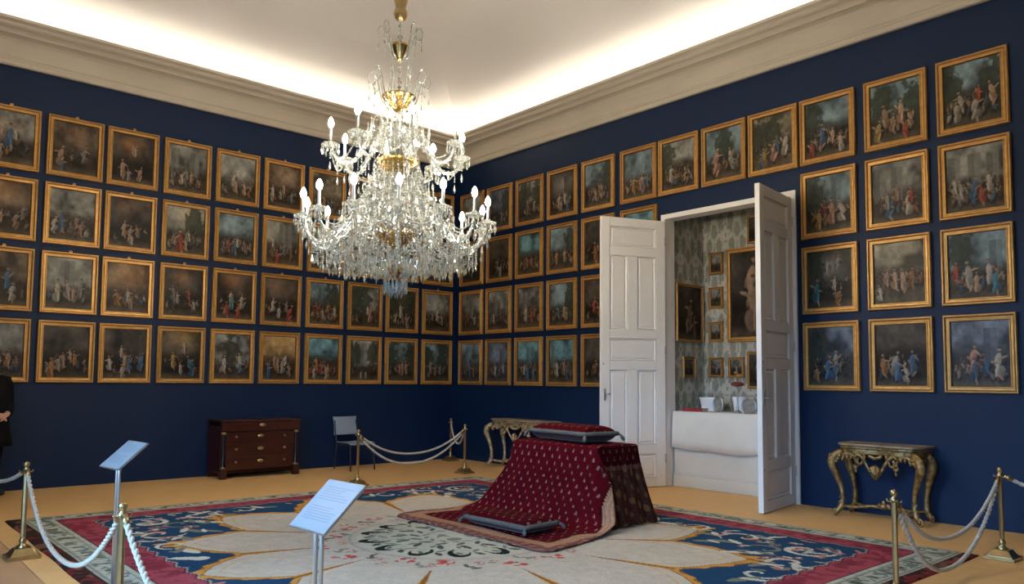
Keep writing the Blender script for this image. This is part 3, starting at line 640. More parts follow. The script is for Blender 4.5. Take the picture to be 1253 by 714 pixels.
def flower(x, y, r, c1, c2, n=9):       # loose woven bloom
    for k in range(n):
        q = cr.random()*2*PI; d = r*(.25+.85*cr.random()); disc(x+d*math.cos(q), y+d*math.sin(q), r*(.28+.25*cr.random()), (c1, c2, c1*.75, GREY)[int(cr.integers(4)) if k > 1 else 0], .9, 1, .45+.4*cr.random(), cr.random()*PI)
    disc(x, y, r*.3, WHITE)
# gold fleurs at the petal tips, floral scrolls in the blue
for k in range(12):
    a = k*PI/6; R = np.sqrt((2.40*math.cos(a))**2+(2.78*math.sin(a))**2)
    for da, q in ((-.035, .03), (.035, .03), (0, .12)):
        disc(CCX+(R+q)*math.cos(a+da), CCY+(R+q)*math.sin(a+da), .05, GOLD, 1, 1.6, .8, a+da*6)
    disc(CCX+(R+.02)*math.cos(a), CCY+(R+.02)*math.sin(a), .03, DGOLD)
for sx in (-1, 1):
    for sy in (-1, 1):
        ex, ey = CCX+sx*2.12, CCY+sy*2.52
        s = sx*sy
        for (ox, oy, r0, a0, tn, c, w) in ((-.05, -.05, .30, .6, 1.1, WHITE, .03), (-.62, .10, .24, 2.2, 1.0, WHITE, .026), (.02, -.72, .24, 3.6, 1.0, WHITE, .026), (-.30, -.30, .20, 4.4, .9, GREY, .022), (-1.15, .14, .18, 1.2, .9, WHITE, .022), (.08, -1.30, .18, 5.0, .9, WHITE, .022)):
            p = spiral(0, 0, r0, a0, tn); p = np.stack([ex+sx*(ox+p[:, 0]), ey+sy*(oy+p[:, 1])], 1); stroke(p, w, c)
        for (ox, oy, r) in ((-.08, -.08, .09), (-.45, .02, .08), (-.02, -.45, .08), (-.85, .16, .065), (.10, -.98, .065), (-.34, -.52, .06), (-.6, -.12, .055), (.12, .06, .07), (-.22, .14, .06), (.14, -.25, .06)):
            flower(ex+sx*ox, ey+sy*oy, r, PINK, WHITE)
        for (ox, oy, an, L) in ((-.5, -.28, .8, .16), (-.28, -.72, 1.2, .16), (-.85, -.02, .2, .15), (-.10, -1.05, 1.4, .15), (-.72, .22, 2.6, .13), (.16, -.6, 2.2, .13), (-1.4, .16, .3, .16), (.06, -1.6, 1.3, .16), (-.62, -.42, .8, .13), (-.42, -.86, .9, .12)):
            c = WHITE if (ox*7 % 1) > .4 else GREY
            disc(ex+sx*ox, ey+sy*oy, L, c, 1, 1, .32, s*an); disc(ex+sx*(ox+.05), ey+sy*(oy+.06), L*.7, GREY if c is WHITE else WHITE, 1, 1, .3, s*(an+.9))
sprigs = [(cr.uniform(-1.5, .35), cr.uniform(-1.7, .35), cr.uniform(.04, .10), cr.uniform(0, PI), int(cr.integers(5))) for _ in range(120)]
for (ox, oy, L, an, ci) in sprigs:      # feathery leaves filling the blue spandrels
    for sx in (-1, 1):
        for sy in (-1, 1):
            x, y = CCX+sx*(2.12+ox), CCY+sy*(2.52+oy); e_ = math.hypot((x-CCX)/2.52, (y-CCY)/2.92)
            if e_ > 1.06: disc(x, y, L, (WHITE, GREY, PINK, WHITE*.8, GREY*.7)[ci], .9, 1, .26, sx*sy*an)
for sgn in (-1, 1):      # pale tulips in the middle of the short ends, sprigs between petals
    for oy in (-.62, .62):
        x, y = CCX+sgn*2.28, CCY+oy
        disc(x, y, .13, WHITE, 1, 1.1, .42, .7*sgn); disc(x-sgn*.08, y+.06*sgn, .07, WHITE); stroke([(x+sgn*(.05+.02*t), y-.02*t*sgn) for t in range(8)], .016, WHITE)
for k in range(24):
    a = (k+.5)*PI/12; R = np.sqrt((2.45*math.cos(a))**2+(2.86*math.sin(a))**2)*(1.0 if k % 2 else .98)
    disc(CCX+R*math.cos(a), CCY+R*math.sin(a), .06, GREY if k % 3 else PINK, 1, 1, .4, a)
# wreath of red flowers and the green rosette
for k in range(56):
    a = k*2*PI/56+.1; R = 1.17+.10*math.sin(k*2.3)
    c = [FRED, GREEN, PINK, GOLD, FRED, GREY, PINK][k % 7]
    if k % 7 in (1, 5): 
        for q in range(3): disc(CCX+(R+.05*q-.05)*math.cos(a+.03*q), CCY+(R+.05*q-.05)*math.sin(a+.03*q), .05, c, .85, 1, .4, a+q)
    else: flower(CCX+R*math.cos(a), CCY+R*math.sin(a), .085 if c is FRED else .05, c, FRED if c is FRED else PINK)
put((rr < 1.0) & (rr > .97), GREY, .35)
put(rr < .92, np.array(srgb(196, 190, 166)))
ROS = np.array(srgb(188, 184, 160))
def leaf(R0, a, size, c, open_, fl=1):     # crescent leaf, dark outside and pale inside
    disc(CCX+R0*math.cos(a), CCY+R0*math.sin(a), size, c, 1, 1, .66, a)
    disc(CCX+(R0-size*.34)*math.cos(a+.06*fl*open_), CCY+(R0-size*.34)*math.sin(a+.06*fl*open_), size*.78, ROS, 1, 1, .60, a)
    disc(CCX+(R0+size*.05)*math.cos(a), CCY+(R0+size*.05)*math.sin(a), size*.3, c*1.6, .8, 1, .4, a+.6)
for k in range(14):
    a = k*2*PI/14+.08
    leaf(.76, a, .155, GREEN*.55, .5, 1 if k % 2 else -1)
    disc(CCX+.80*math.cos(a+.224), CCY+.80*math.sin(a+.224), .06, GREEN, .9, 1, .5, a+.8); disc(CCX+.68*math.cos(a+.224), CCY+.68*math.sin(a+.224), .065, GREY, .9, 1, .35, a-.5)
    disc(CCX+.52*math.cos(a+.15), CCY+.52*math.sin(a+.15), .085, GREEN, .9, 1, .36, a+.5); disc(CCX+.52*math.cos(a+.02), CCY+.52*math.sin(a+.02), .05, GREY, .9, 1, .5, a)
    disc(CCX+.38*math.cos(a+.1), CCY+.38*math.sin(a+.1), .07, GREEN*1.2, .85, 1, .35, a-.6); disc(CCX+.27*math.cos(a), CCY+.27*math.sin(a), .05, GREY, .9, 1, .4, a+1)
flower(CCX, CCY, .16, GREY, np.array(srgb(200, 190, 160)), 8)
# borders
dl, dr, db, dt = XX-CX0, CX1-XX, YY-CY0, CY1-YY          # distances to the four edges
dE = np.minimum(np.minimum(dl-.12, db-.11), np.minimum(dr, dt))
tt = np.where(np.minimum(dl-.12, dr) < np.minimum(db-.11, dt), YY, XX)
scal = .018*np.sin(tt*26)
put(dE < .60+scal, WHITE*.6); put(dE < .585+scal, DRED*.5)
put(dE < .57+scal, RED); put((dE < .55) & (dE > .30) & (fbm(nyy, nx, 60, cr) > .56), DRED, .7)
put((np.abs(dE-.43) < .05+.04*np.sin(tt*18)) & (np.sin(tt*36) > -.2), DRED, .45)
put(dE < .30, DARK*1.2); put(dE < .285, PALE)
put((dE < .25) & (dE > .04) & (fbm(nyy, nx, 75, cr) > .53) & (np.abs(dE-.15) < .075), GREEN*1.6, .7); put((np.abs(dE-.15) < .05) & (np.sin(tt*24) > .86), GREEN*1.2, .8)
put((dE < .27) & (np.sin(tt*30) > .93), GREY, .7); put((np.abs(dE-.05) < .012) | (np.abs(dE-.235) < .010), GREY, .8)
put(dE < .018, DARK)
dk = (dl < .12) | (db < .11)
put(dk, DARK*.75); put(dk & (fbm(nyy, nx, 30, cr) > .56), np.array(srgb(120, 84, 66)), .8); put(dk & (fbm(nyy, nx, 36, cr) > .60), np.array(srgb(130, 44, 44)), .6)
K *= (.86+.28*fbm(nyy, nx, 90, cr))[..., None]*(.93+.14*cr.random((nyy, nx)))[..., None]
Zc = .012+.003*fbm(nyy, nx, 50, cr)+.004*np.clip(1-np.minimum(np.minimum(dl, dr), np.minimum(db, dt))/.02, 0, 1)*-2
Zc[0] = Zc[-1] = .001; Zc[:, 0] = Zc[:, -1] = .001
edge = .005*np.sin(YY*5)*np.clip(1-np.minimum(dl, dr)/.5, 0, 1); edgey = .005*np.sin(XX*4+1)*np.clip(1-np.minimum(db, dt)/.5, 0, 1)
cp = grid_mesh('carpet', np.stack([XX+edge, YY+edgey, Zc], -1), np.clip(K, .003, 1), M['carpet'])
tag(cp, 'large woven carpet with cream star, blue floral ground and red border', 'carpet')

# ------------------------------------------------------------------ draped kneeling desk
RV = np.array((.074, .0016, .005)); MV = np.array((.26, .14, .12))
def motif_col(U, V, su=.118, sv=.18):
    """little woven fleurs in staggered rows"""
    v = V/sv*2; row = np.floor(v); fv = (v-row-.5)*sv/2; u = U/su+.5*(row % 2); fu = (u-np.floor(u)-.5)*su
    m = ((fu/.0075)**2+((fv)/.022)**2 < 1) | (((fu)/.013)**2+((fv-.012)/.007)**2 < 1)
    C = np.empty(U.shape+(3,)); C[:] = RV
    C *= (.8+.4*rng.random(U.shape))[..., None]
    C[m] = MV*(.7+.5*rng.random(m.sum()))[:, None]; return C
KD = thing('prie_dieu', 'draped kneeling desk with red velvet cloth spreading onto the carpet', 'kneeling desk', (-3.1, -6.05, .016))
KO = (-3.1, -6.05, .016)
MB().box((-2.98, -6.03, .42), (.56, 1.22, .80)).build('desk_body', M['mahog'], KD, KO)
def smooth_path(pts, n):
    pts = np.asarray(pts, float)
    for _ in range(3):
        q = [pts[0]]
        for a, b in zip(pts[:-1], pts[1:]): q += [.75*a+.25*b, .25*a+.75*b]
        q.append(pts[-1]); pts = np.array(q)
    d = np.concatenate([[0], np.cumsum(np.linalg.norm(np.diff(pts, axis=0), axis=1))]); s = np.linspace(0, d[-1], n)
    return np.stack([np.interp(s, d, pts[:, k]) for k in range(pts.shape[1])], 1), s
# columns: x, z, yR (towards viewer, more negative), yL
path, S = smooth_path([(-2.70, .842, -6.68, -5.42), (-3.0, .842, -6.68, -5.42), (-3.30, .842, -6.68, -5.42), (-3.335, .80, -6.69, -5.40), (-3.37, .55, -6.76, -5.25), (-3.43, .28, -6.86, -5.00), (-3.50, .10, -6.94, -4.86), (-3.62, .036, -7.00, -4.80), (-3.9, .030, -7.06, -4.76), (-4.2, .030, -7.12, -4.74), (-4.50, .028, -7.16, -4.74)], 170)
NV = 210; vv = np.linspace(0, 1, NV)
P = np.zeros((170, NV, 3)); Cc = np.zeros((170, NV, 3))
wd = (path[:, 2]-path[:, 3])[:, None]
P[..., 0] = path[:, 0][:, None]; P[..., 1] = path[:, 3][:, None]+wd*vv[None, :]; P[..., 2] = path[:, 1][:, None]
fall = np.clip((.83-path[:, 1])/.5, 0, 1)*np.clip((path[:, 1]-.03)/.1, 0, 1)
fold = .018*np.sin(vv*15+.5)+.010*np.sin(vv*37+1.2)
P[..., 0] += fall[:, None]*fold[None, :]
flr = np.clip((S-S[-1]+1.1)/.4, 0, 1)[:, None]
P[..., 2] += flr*(.006*np.sin(P[..., 0]*9+P[..., 1]*5)+.006)*np.ones_like(vv)
sidefl = np.clip(1-np.minimum(vv, 1-vv)/.07, 0, 1)[None, :]**1.5*np.clip((.80-path[:, 1])/.3, 0, 1)[:, None]*np.clip((path[:, 1]-.03)/.08, 0, 1)[:, None]
P[..., 0] += sidefl*.16
# rounded floor corners
U_ = (S[:, None]*np.ones(NV)[None, :]); W_ = (vv-.5)[None, :]*np.abs(wd)
endd = S[-1]-S
for i in range(170):
    if endd[i] < .16:
        k = 1-math.sqrt(max(0, 1-((.16-endd[i])/.16)**2)); c = .16*k
        half = abs(wd[i, 0])/2; P[i, :, 1] = (path[i, 2]+path[i, 3])/2-(vv-.5)*2*(half-c)
Cc = motif_col(W_+.03, U_)
low_ = np.clip((S-.85)/.45, 0, 1)[:, None]; ed = np.minimum(np.minimum(vv, 1-vv)[None, :]*np.abs(wd)+np.where(path[:, 1] > .045, .155+.1*np.clip((path[:, 1]-.25)/.3, 0, 1), .155*np.clip((path[:, 1]-.030)/.015, 0, 1))[:, None], np.where(S > .9, S[-1]-S-.04, 9)[:, None])
ed = np.where((S[:, None] < .75), 9, ed)
st_ = .5+.5*np.sin(ed*230)
BR1 = np.array(srgb(150, 104, 88)); BR2 = np.array(srgb(176, 140, 104)); BR3 = np.array(srgb(112, 74, 66))
m = ed < .24; nzz = rng.random(ed.shape)
Cc[m] = (BR1+(BR2-BR1)*st_[..., None])[m]*(.8+.4*nzz[m])[:, None]
m = (ed < .24) & (ed > .225); Cc[m] = RV*.5
m = (ed < .09); Cc[m] = BR3*(.7+.6*nzz[m])[:, None]
m = (ed < .09) & (np.sin(U_*40+W_*37)+np.sin(U_*23-W_*51) > .7); Cc[m] = BR1
cl = grid_mesh('velvet_cloth', P-np.array(KO), Cc, M['velvet'], KD); cl.modifiers.new('solid', 'SOLIDIFY').thickness = -.012
# side curtains
def side_curtain(x0, x1, y, sgn, bx0, bx1, by):
    n, m_ = 60, 70; s = np.linspace(0, 1, n)[:, None]; q = np.linspace(0, 1, m_)[None, :]
    P = np.zeros((n, m_, 3)); e = s**1.3
    P[..., 0] = (x0+(x1-x0)*q)*(1-e)+(bx0+(bx1-bx0)*q)*e
    P[..., 1] = y+(by-y)*e+sgn*s*(.022*np.sin(q*22)+.012*np.sin(q*43+1)); P[..., 2] = .83-.80*s
    U = q*.6+0*s; C = motif_col(U, s*.8+0*q, .10, .16)*.45
    low = (s > .26)*np.ones_like(q) > 0; C[low] = (np.array((.045, .016, .011))*(.6+.8*rng.random(C.shape[:2]))[..., None])[low]
    fl = low & ((np.sin(q*40+s*14)+np.sin(s*31-q*13)) > 1.0); C[fl] = np.array((.16, .07, .03))*.8
    tr = (s > .24)*(s < .29)*np.ones_like(q) > 0; C[tr] = np.array((.10, .045, .03))
    P -= np.array(KO)
    if sgn > 0: P = P[:, ::-1]; C = C[:, ::-1]
    o = grid_mesh('side_curtain', P, C, M['velvet'], KD); o.modifiers.new('solid', 'SOLIDIFY').thickness = .008
side_curtain(-3.30, -2.70, -6.69, -1, -3.28, -2.50, -6.80)
side_curtain(-3.30, -2.70, -5.41, 1, -3.28, -2.50, -5.24)
def cushion(name, label, loc, rz, L, W, T, tilt=0):
    """L along local y, W along local x"""
    t = thing(name, label, 'cushion', loc, rz); t.rotation_euler.x = tilt
    n, m_ = 40, 70; u = np.linspace(-1, 1, n)[:, None]; v = np.linspace(-1, 1, m_)[None, :]
    prof = ((1-np.abs(u)**4)**.42)*((1-np.abs(v)**8)**.42)
    pin = 1-.05*(np.abs(u)**2*(1-np.abs(v)**2)+np.abs(v)**2*(1-np.abs(u)**2))
    Xl = u*W/2*(1-.05*(1-np.abs(v)**2))+0*v; Yl = v*L/2*(1-.03*(1-np.abs(u)**2))+0*u
    Cm = motif_col(Yl+.02, Xl+5, .11, .15)*.8
    grid_mesh('cushion_top', np.stack([Xl, Yl, T*.5+T*.5*prof], -1), Cm, M['velvet'], t)
    bo = MB(); idx = np.arange(n*m_).reshape(n, m_); bz = T*.5-T*.5*np.clip(prof*1.25, 0, 1)
    V = np.stack([Xl, Yl, bz], -1).reshape(-1, 3)
    bo.add(V, [(idx[i, j], idx[i, j+1], idx[i+1, j+1], idx[i+1, j]) for i in range(n-1) for j in range(m_-1)], True).build('cushion_base', M['velvet2'], t)
    edge = [(-W/2, y, T*.5) for y in np.linspace(-L/2, L/2, 16)]+[(x, L/2, T*.5) for x in np.linspace(-W/2, W/2, 10)[1:]]+[(W/2, y, T*.5) for y in np.linspace(L/2, -L/2, 16)[1:]]+[(x, -L/2, T*.5) for x in np.linspace(W/2, -W/2, 10)[1:-1]]
    edge = [(x*(1-.05*(1-(2*y/L)**2)), y*(1-.03*(1-(2*x/W)**2)), z) for x, y, z in edge]
    MB().tube(edge, .024, 8, True, 1.0).build('braid', M['braid'], t)
    for a, b in ((-1, -1), (1, -1), (1, 1), (-1, 1)):
        x, y = a*W/2, b*L/2
        MB().tube([(x, y, T*.5), (x+a*.025, y+b*.025, T*.4), (x+a*.04, y+b*.035, max(.02, T*.22)), (x+a*.055, y+b*.045, .014)], [.012, .014, .022, .012], 7).build('tassel', M['braid'], t)
    return t
cushion('velvet_cushion', 'red velvet cushion with grey braid resting on top of the draped desk', (-2.99, -6.02, .862), -.10, .94, .46, .17)
cushion('velvet_cushion', 'dark red kneeling cushion lying on the cloth at the foot of the desk', (-4.02, -6.16, .056), .04, .86, .46, .13)

# ------------------------------------------------------------------ rope barriers
def stanchion(x, y, label):
    t = thing('rope_stanchion', label, 'stanchion', (x, y, .017 if (CX0 < x < CX1 and CY0 < y < CY1) else .001), random.uniform(-.12, .12), 'brass rope stanchions')
    b = MB(); b.box((0, 0, .014), (.24, .24, .028)); b.box((0, 0, .055), (.20, .20, .055), 0, .62); b.build('base', M['brass'], t, bevel=.003)
    MB().lathe([(.045, .08), (.05, .09), (.028, .11), (.022, .125), (.032, .14), (.022, .155), (.020, .17)], 14).build('foot_ring', M['brass'], t)
    MB().lathe([(.020, .17), (.021, .3), (.019, .70)], 8, smooth=False).build('pole', M['brass'], t)
    MB().lathe([(.019, .70), (.027, .705), (.027, .725), (.016, .735), (.018, .745), (.026, .76), (.024, .78), (.0001, .79)], 14).build('finial', M['brass'], t)
    hk = MB()
    for a in (0, PI/2, PI, 3*PI/2):
        hk.tube([(.02*math.cos(a), .02*math.sin(a), .70), (.045*math.cos(a), .045*math.sin(a), .705), (.05*math.cos(a), .05*math.sin(a), .72)], .005, 5)
    hk.build('hook', M['brass'], t)
    return (x, y)
ST = dict(a=stanchion(-7.93, -4.47, 'brass stanchion at the carpet corner before the standing person'), b=stanchion(-7.92, -7.22, 'brass stanchion standing behind the smaller reading panel pole'),
          c=stanchion(-3.50, -2.31, 'brass stanchion beside the grey chair'), d=stanchion(-1.38, -2.06, 'brass stanchion between the chair and the far console table'),
          e=stanchion(-.36, -.34, 'brass stanchion tucked into the room corner'), f=stanchion(-1.47, -9.72, 'brass stanchion beside the right hand console table'),
          g=stanchion(-3.73, -9.75, 'brass stanchion on the dark carpet edge holding the two grey ropes'), h=stanchion(-7.92, -9.75, 'brass stanchion at the walkway corner'), i=stanchion(-8.15, -2.15, 'brass stanchion beyond the standing person'), j=stanchion(-.75, -11.4, 'brass stanchion behind the right hand console table'))
def rope(p, q, sag, label, off=0.0, z0=.705):
    a = np.array((*ST[p], z0)); b = np.array((*ST[q], z0)); d = (b-a)/np.linalg.norm(b-a); a = a+d*.05; b = b-d*.05; a[2] -= abs(off); b[2] -= abs(off)
    n = np.array((-d[1], d[0], 0)); t = np.linspace(0, 1, 46)
    P = a+(b-a)*t[:, None]+n*off*np.sin(t*PI)[:, None]; P[:, 2] -= sag*(1-(np.abs(2*t-1))**2.2)
    o = thing('barrier_rope', label, 'rope', tuple((a+b)/2*np.array((1, 1, 0))), 0, 'ropes slung between the stanchions')
    m0 = (a+b)/2*np.array((1, 1, 0))
    core = MB(); L = np.linalg.norm(np.diff(P, axis=0), axis=1).sum(); 
    for k in range(2):      # two twisted strands
        s = np.linspace(0, 1, 220); Q = np.stack([np.interp(s, t, P[:, c]) for c in range(3)], 1); T = np.gradient(Q, axis=0); T /= np.linalg.norm(T, axis=1)[:, None]
        U = np.cross(T, (0, 0, 1.)); U /= np.linalg.norm(U, axis=1)[:, None]; W = np.cross(T, U); an = s*L/.09*2*PI+k*PI
        core.tube(Q+.0075*(np.cos(an)[:, None]*U+np.sin(an)[:, None]*W), .011, 6)
    core.build('cord', M['rope'], o, m0)
    for e, f_ in ((P[0], P[1]), (P[-1], P[-2])):
        v = (f_-e); v /= np.linalg.norm(v); MB().tube([e-v*.02, e+v*.05], .019, 8).build('end_cap', M['brass'], o, m0)
rope('a', 'b', .48, 'thick cream rope sagging between the carpet corner stanchion and the reading panel')
rope('i', 'a', .17, 'cream rope running from the carpet corner stanchion past the standing person')
rope('b', 'h', .42, 'cream rope falling toward the viewer from the reading panel stanchion')
rope('c', 'd', .30, 'upper cream rope sagging between the chair and the far console', .02)
rope('c', 'd', .42, 'thinner lower rope sagging between the chair and the far console', .05)
rope('d', 'e', .30, 'short cream rope into the room corner')
rope('g', 'f', .36, 'upper grey rope in front of the right hand console', .02)
rope('g', 'f', .58, 'lower grey rope sagging nearly to the carpet edge', .04)
rope('f', 'j', .22, 'grey rope leaving the right hand stanchion along the blue wall')

# ------------------------------------------------------------------ reading panels
def reading_panel(P0, P1, P2, label):
    """P0,P1 lower corners (reader's left/right), P2 upper corner above P1"""
    P0, P1, P2 = [np.array(q, float) for q in (P0, P1, P2)]; cx, cyv = (P0+P1)[:2]/2; cx += .06
    t = thing('reading_panel', label, 'information stand', (cx, cyv, .018 if CX0 < cx < CX1 and CY0 < cyv < CY1 else .001))
    o = np.array((cx, cyv, .0)); up = P2-P1; rt_ = P1-P0
    n, m_ = 60, 44; s = np.linspace(0, 1, n)[:, None, None]; q = np.linspace(0, 1, m_)[None, :, None]
    nrm = np.cross(rt_, up); nrm /= np.linalg.norm(nrm)
    if nrm[2] < 0: nrm = -nrm
    G = P0+rt_*q+up*s+nrm*.006-o
    C = np.full((n, m_, 3), .74); C[...] = (.33, .335, .34)
    for k in range(8, 50):
        if k % 3 == 0 and k not in (27, 30): 
            L = int(m_*(.5+.35*rng.random())); C[n-k, 5:min(m_-5, 5+L)] = (.24, .255, .28)
    C[6:9, 16:20] = (.30, .36, .5)
    grid_mesh('printed_sheet', G, C, M['sheet'], t)
    V = []; 
    for d in (-.006, .0055):
        for a, b in ((0, 0), (1, 0), (1, 1), (0, 1)): V.append(P0+rt_*(a*1.03-.015)+up*(b*1.03-.015)+nrm*d-o)
    MB().add(V, [(3, 2, 1, 0), (4, 5, 6, 7), (0, 1, 5, 4), (1, 2, 6, 5), (2, 3, 7, 6), (3, 0, 4, 7)]).build('backing_board', M['steel'], t)
    mid = P0+rt_*.5+up*.35-nrm*.006-o
    for dyy in (-.028, .028):
        MB().tube([(0, dyy, .02), (0, dyy, mid[2]*.9), (mid[0], dyy, mid[2])], .011, 8).build('upright', M['steel'], t)
    MB().box((0, 0, .006), (.28, .28, .012)).box((0, 0, .016), (.06, .10, .012)).build('base_plate', M['steel'], t, bevel=.002)
reading_panel((-7.73, -5.94, .85), (-7.70, -6.27, .85), (-7.515, -6.27, 1.018), 'tilted white reading panel on thin poles between the two rope stanchions')
reading_panel((-7.566, -8.597, .80), (-7.55, -8.897, .80), (-7.349, -8.897, .992), 'tilted white reading panel standing in front of the carpet rosette')

# ------------------------------------------------------------------ chest of drawers
CW, CD, CH = 1.26, .54, .872
t = thing('chest_of_drawers', 'dark mahogany chest of drawers with ebonised columns against the blue wall', 'chest', (-4.15, -.30, .001))
MB().span((-CW/2+.03, -CD/2+.05, .10), (CW/2-.03, CD/2, CH-.17)).span((-CW/2, CD/2-.04, 0.0), (CW/2, CD/2, CH-.03)).span((-CW/2+.005, -CD/2+.04, .10), (-CW/2+.03, CD/2, CH-.1)).span((CW/2-.03, -CD/2+.04, .10), (CW/2-.005, CD/2, CH-.1)).build('carcass', M['mahog'], t)
MB().span((-CW/2-.01, -CD/2-.01, CH-.028), (CW/2+.01, CD/2, CH)).build('top', M['mahog'], t, bevel=.006)
MB().span((-CW/2+.0, -CD/2+.05, .085), (CW/2, CD/2, .125)).build('base_moulding', M['mahog'], t, bevel=.004)
for a in (-1, 1):
    MB().span((a*(CW/2-.005), -CD/2, 0), (a*(CW/2-.10), -CD/2+.10, .15)).build('foot', M['mahog'], t, bevel=.006)
    MB().lathe([(.032, .15), (.036, .17), (.030, .19), (.034, .40), (.026, CH-.22), (.026, CH-.19)], 14, (a*(CW/2-.052), -CD/2+.05, 0)).build('column', M['ebony'], t)
    for z0, z1 in ((.15, .178), (CH-.215, CH-.175)): MB().lathe([(.038, z0), (.042, (z0+z1)/2), (.038, z1)], 14, (a*(CW/2-.052), -CD/2+.05, 0)).build('column_mount', M['brass'], t)
def pull(parent, x, y, z, plate):
    h = MB()
    if plate:
        h.lathe([(.0001, .0), (.052, .0), (.048, .004), (.0001, .006)], 14, (x, y, z), (1, .5), axis='y')
        h.tube([(x-.034, y-.006, z+.006), (x-.028, y-.016, z-.014), (x, y-.018, z-.022), (x+.028, y-.016, z-.014), (x+.034, y-.006, z+.006)], .005, 6)
    else: h.lathe([(.0001, 0), (.020, 0), (.018, .006), (.008, .01), (.017, .02), (.012, .03), (.0001, .032)], 12, (x, y, z), axis='y')
    h.build('handle', M['brass'], parent)
dz = [(CH-.165, CH-.035, -CD/2+.0, CW/2-.006, 0), (.515, .690, -CD/2+.045, CW/2-.095, 1), (.325, .505, -CD/2+.045, CW/2-.095, 1), (.135, .315, -CD/2+.045, CW/2-.095, 1)]
for z0, z1, yy, hw, three in dz:
    d = MB().span((-hw, yy, z0), (hw, yy+.10, z1)).build('drawer', M['mahog'], t, bevel=.003)
    zc = (z0+z1)/2+.02
    pull(d, 0.0, yy, zc, True)
    if three:
        for a in (-1, 1): pull(d, a*hw*.72, yy, zc-.005, False)

# ------------------------------------------------------------------ chair by the wall
t = thing('visitor_chair', 'grey plastic chair with thin black legs by the blue wall', 'chair', (-2.50, -.52, .001), .05)
n, m_ = 14, 16; u = np.linspace(-1, 1, m_)[None, :]; s = np.linspace(0, 1, n)[:, None]
Pb = np.stack([u*(.232-.015*s+.012*(2*s-1)**2), .27+.07*s-.03*(1-u**2)+0*s, .565+.30*s+0*u], -1)
b = grid_mesh('backrest', Pb, np.full((n, m_, 3), .3), M['plastic'], t); b.modifiers.new('solid', 'SOLIDIFY').thickness = .014
Ps = np.stack([u*(.225+.01*(1-s)), -.23+.45*s+0*u, .445-.012*(1-u**2)-.03*np.clip(.15-s, 0, 1)*4+0*s], -1)
sm = grid_mesh('seat', Ps, np.full((n, m_, 3), .3), M['plastic'], t); sm.modifiers.new('solid', 'SOLIDIFY').thickness = -.016
for a in (-1, 1):
    MB().tube([(a*.235, -.24, 0), (a*.225, -.20, .42)], .012, 8).build('leg', M['black'], t)
    MB().tube([(a*.235, .26, 0), (a*.225, .20, .43), (a*.218, .27, .60), (a*.210, .31, .80)], .012, 8).build('leg', M['black'], t)
MB().tube([(-.225, -.20, .42), (.225, -.20, .42), (.225, .20, .43), (-.225, .20, .43)], .011, 8, True).build('seat_frame', M['black'], t)

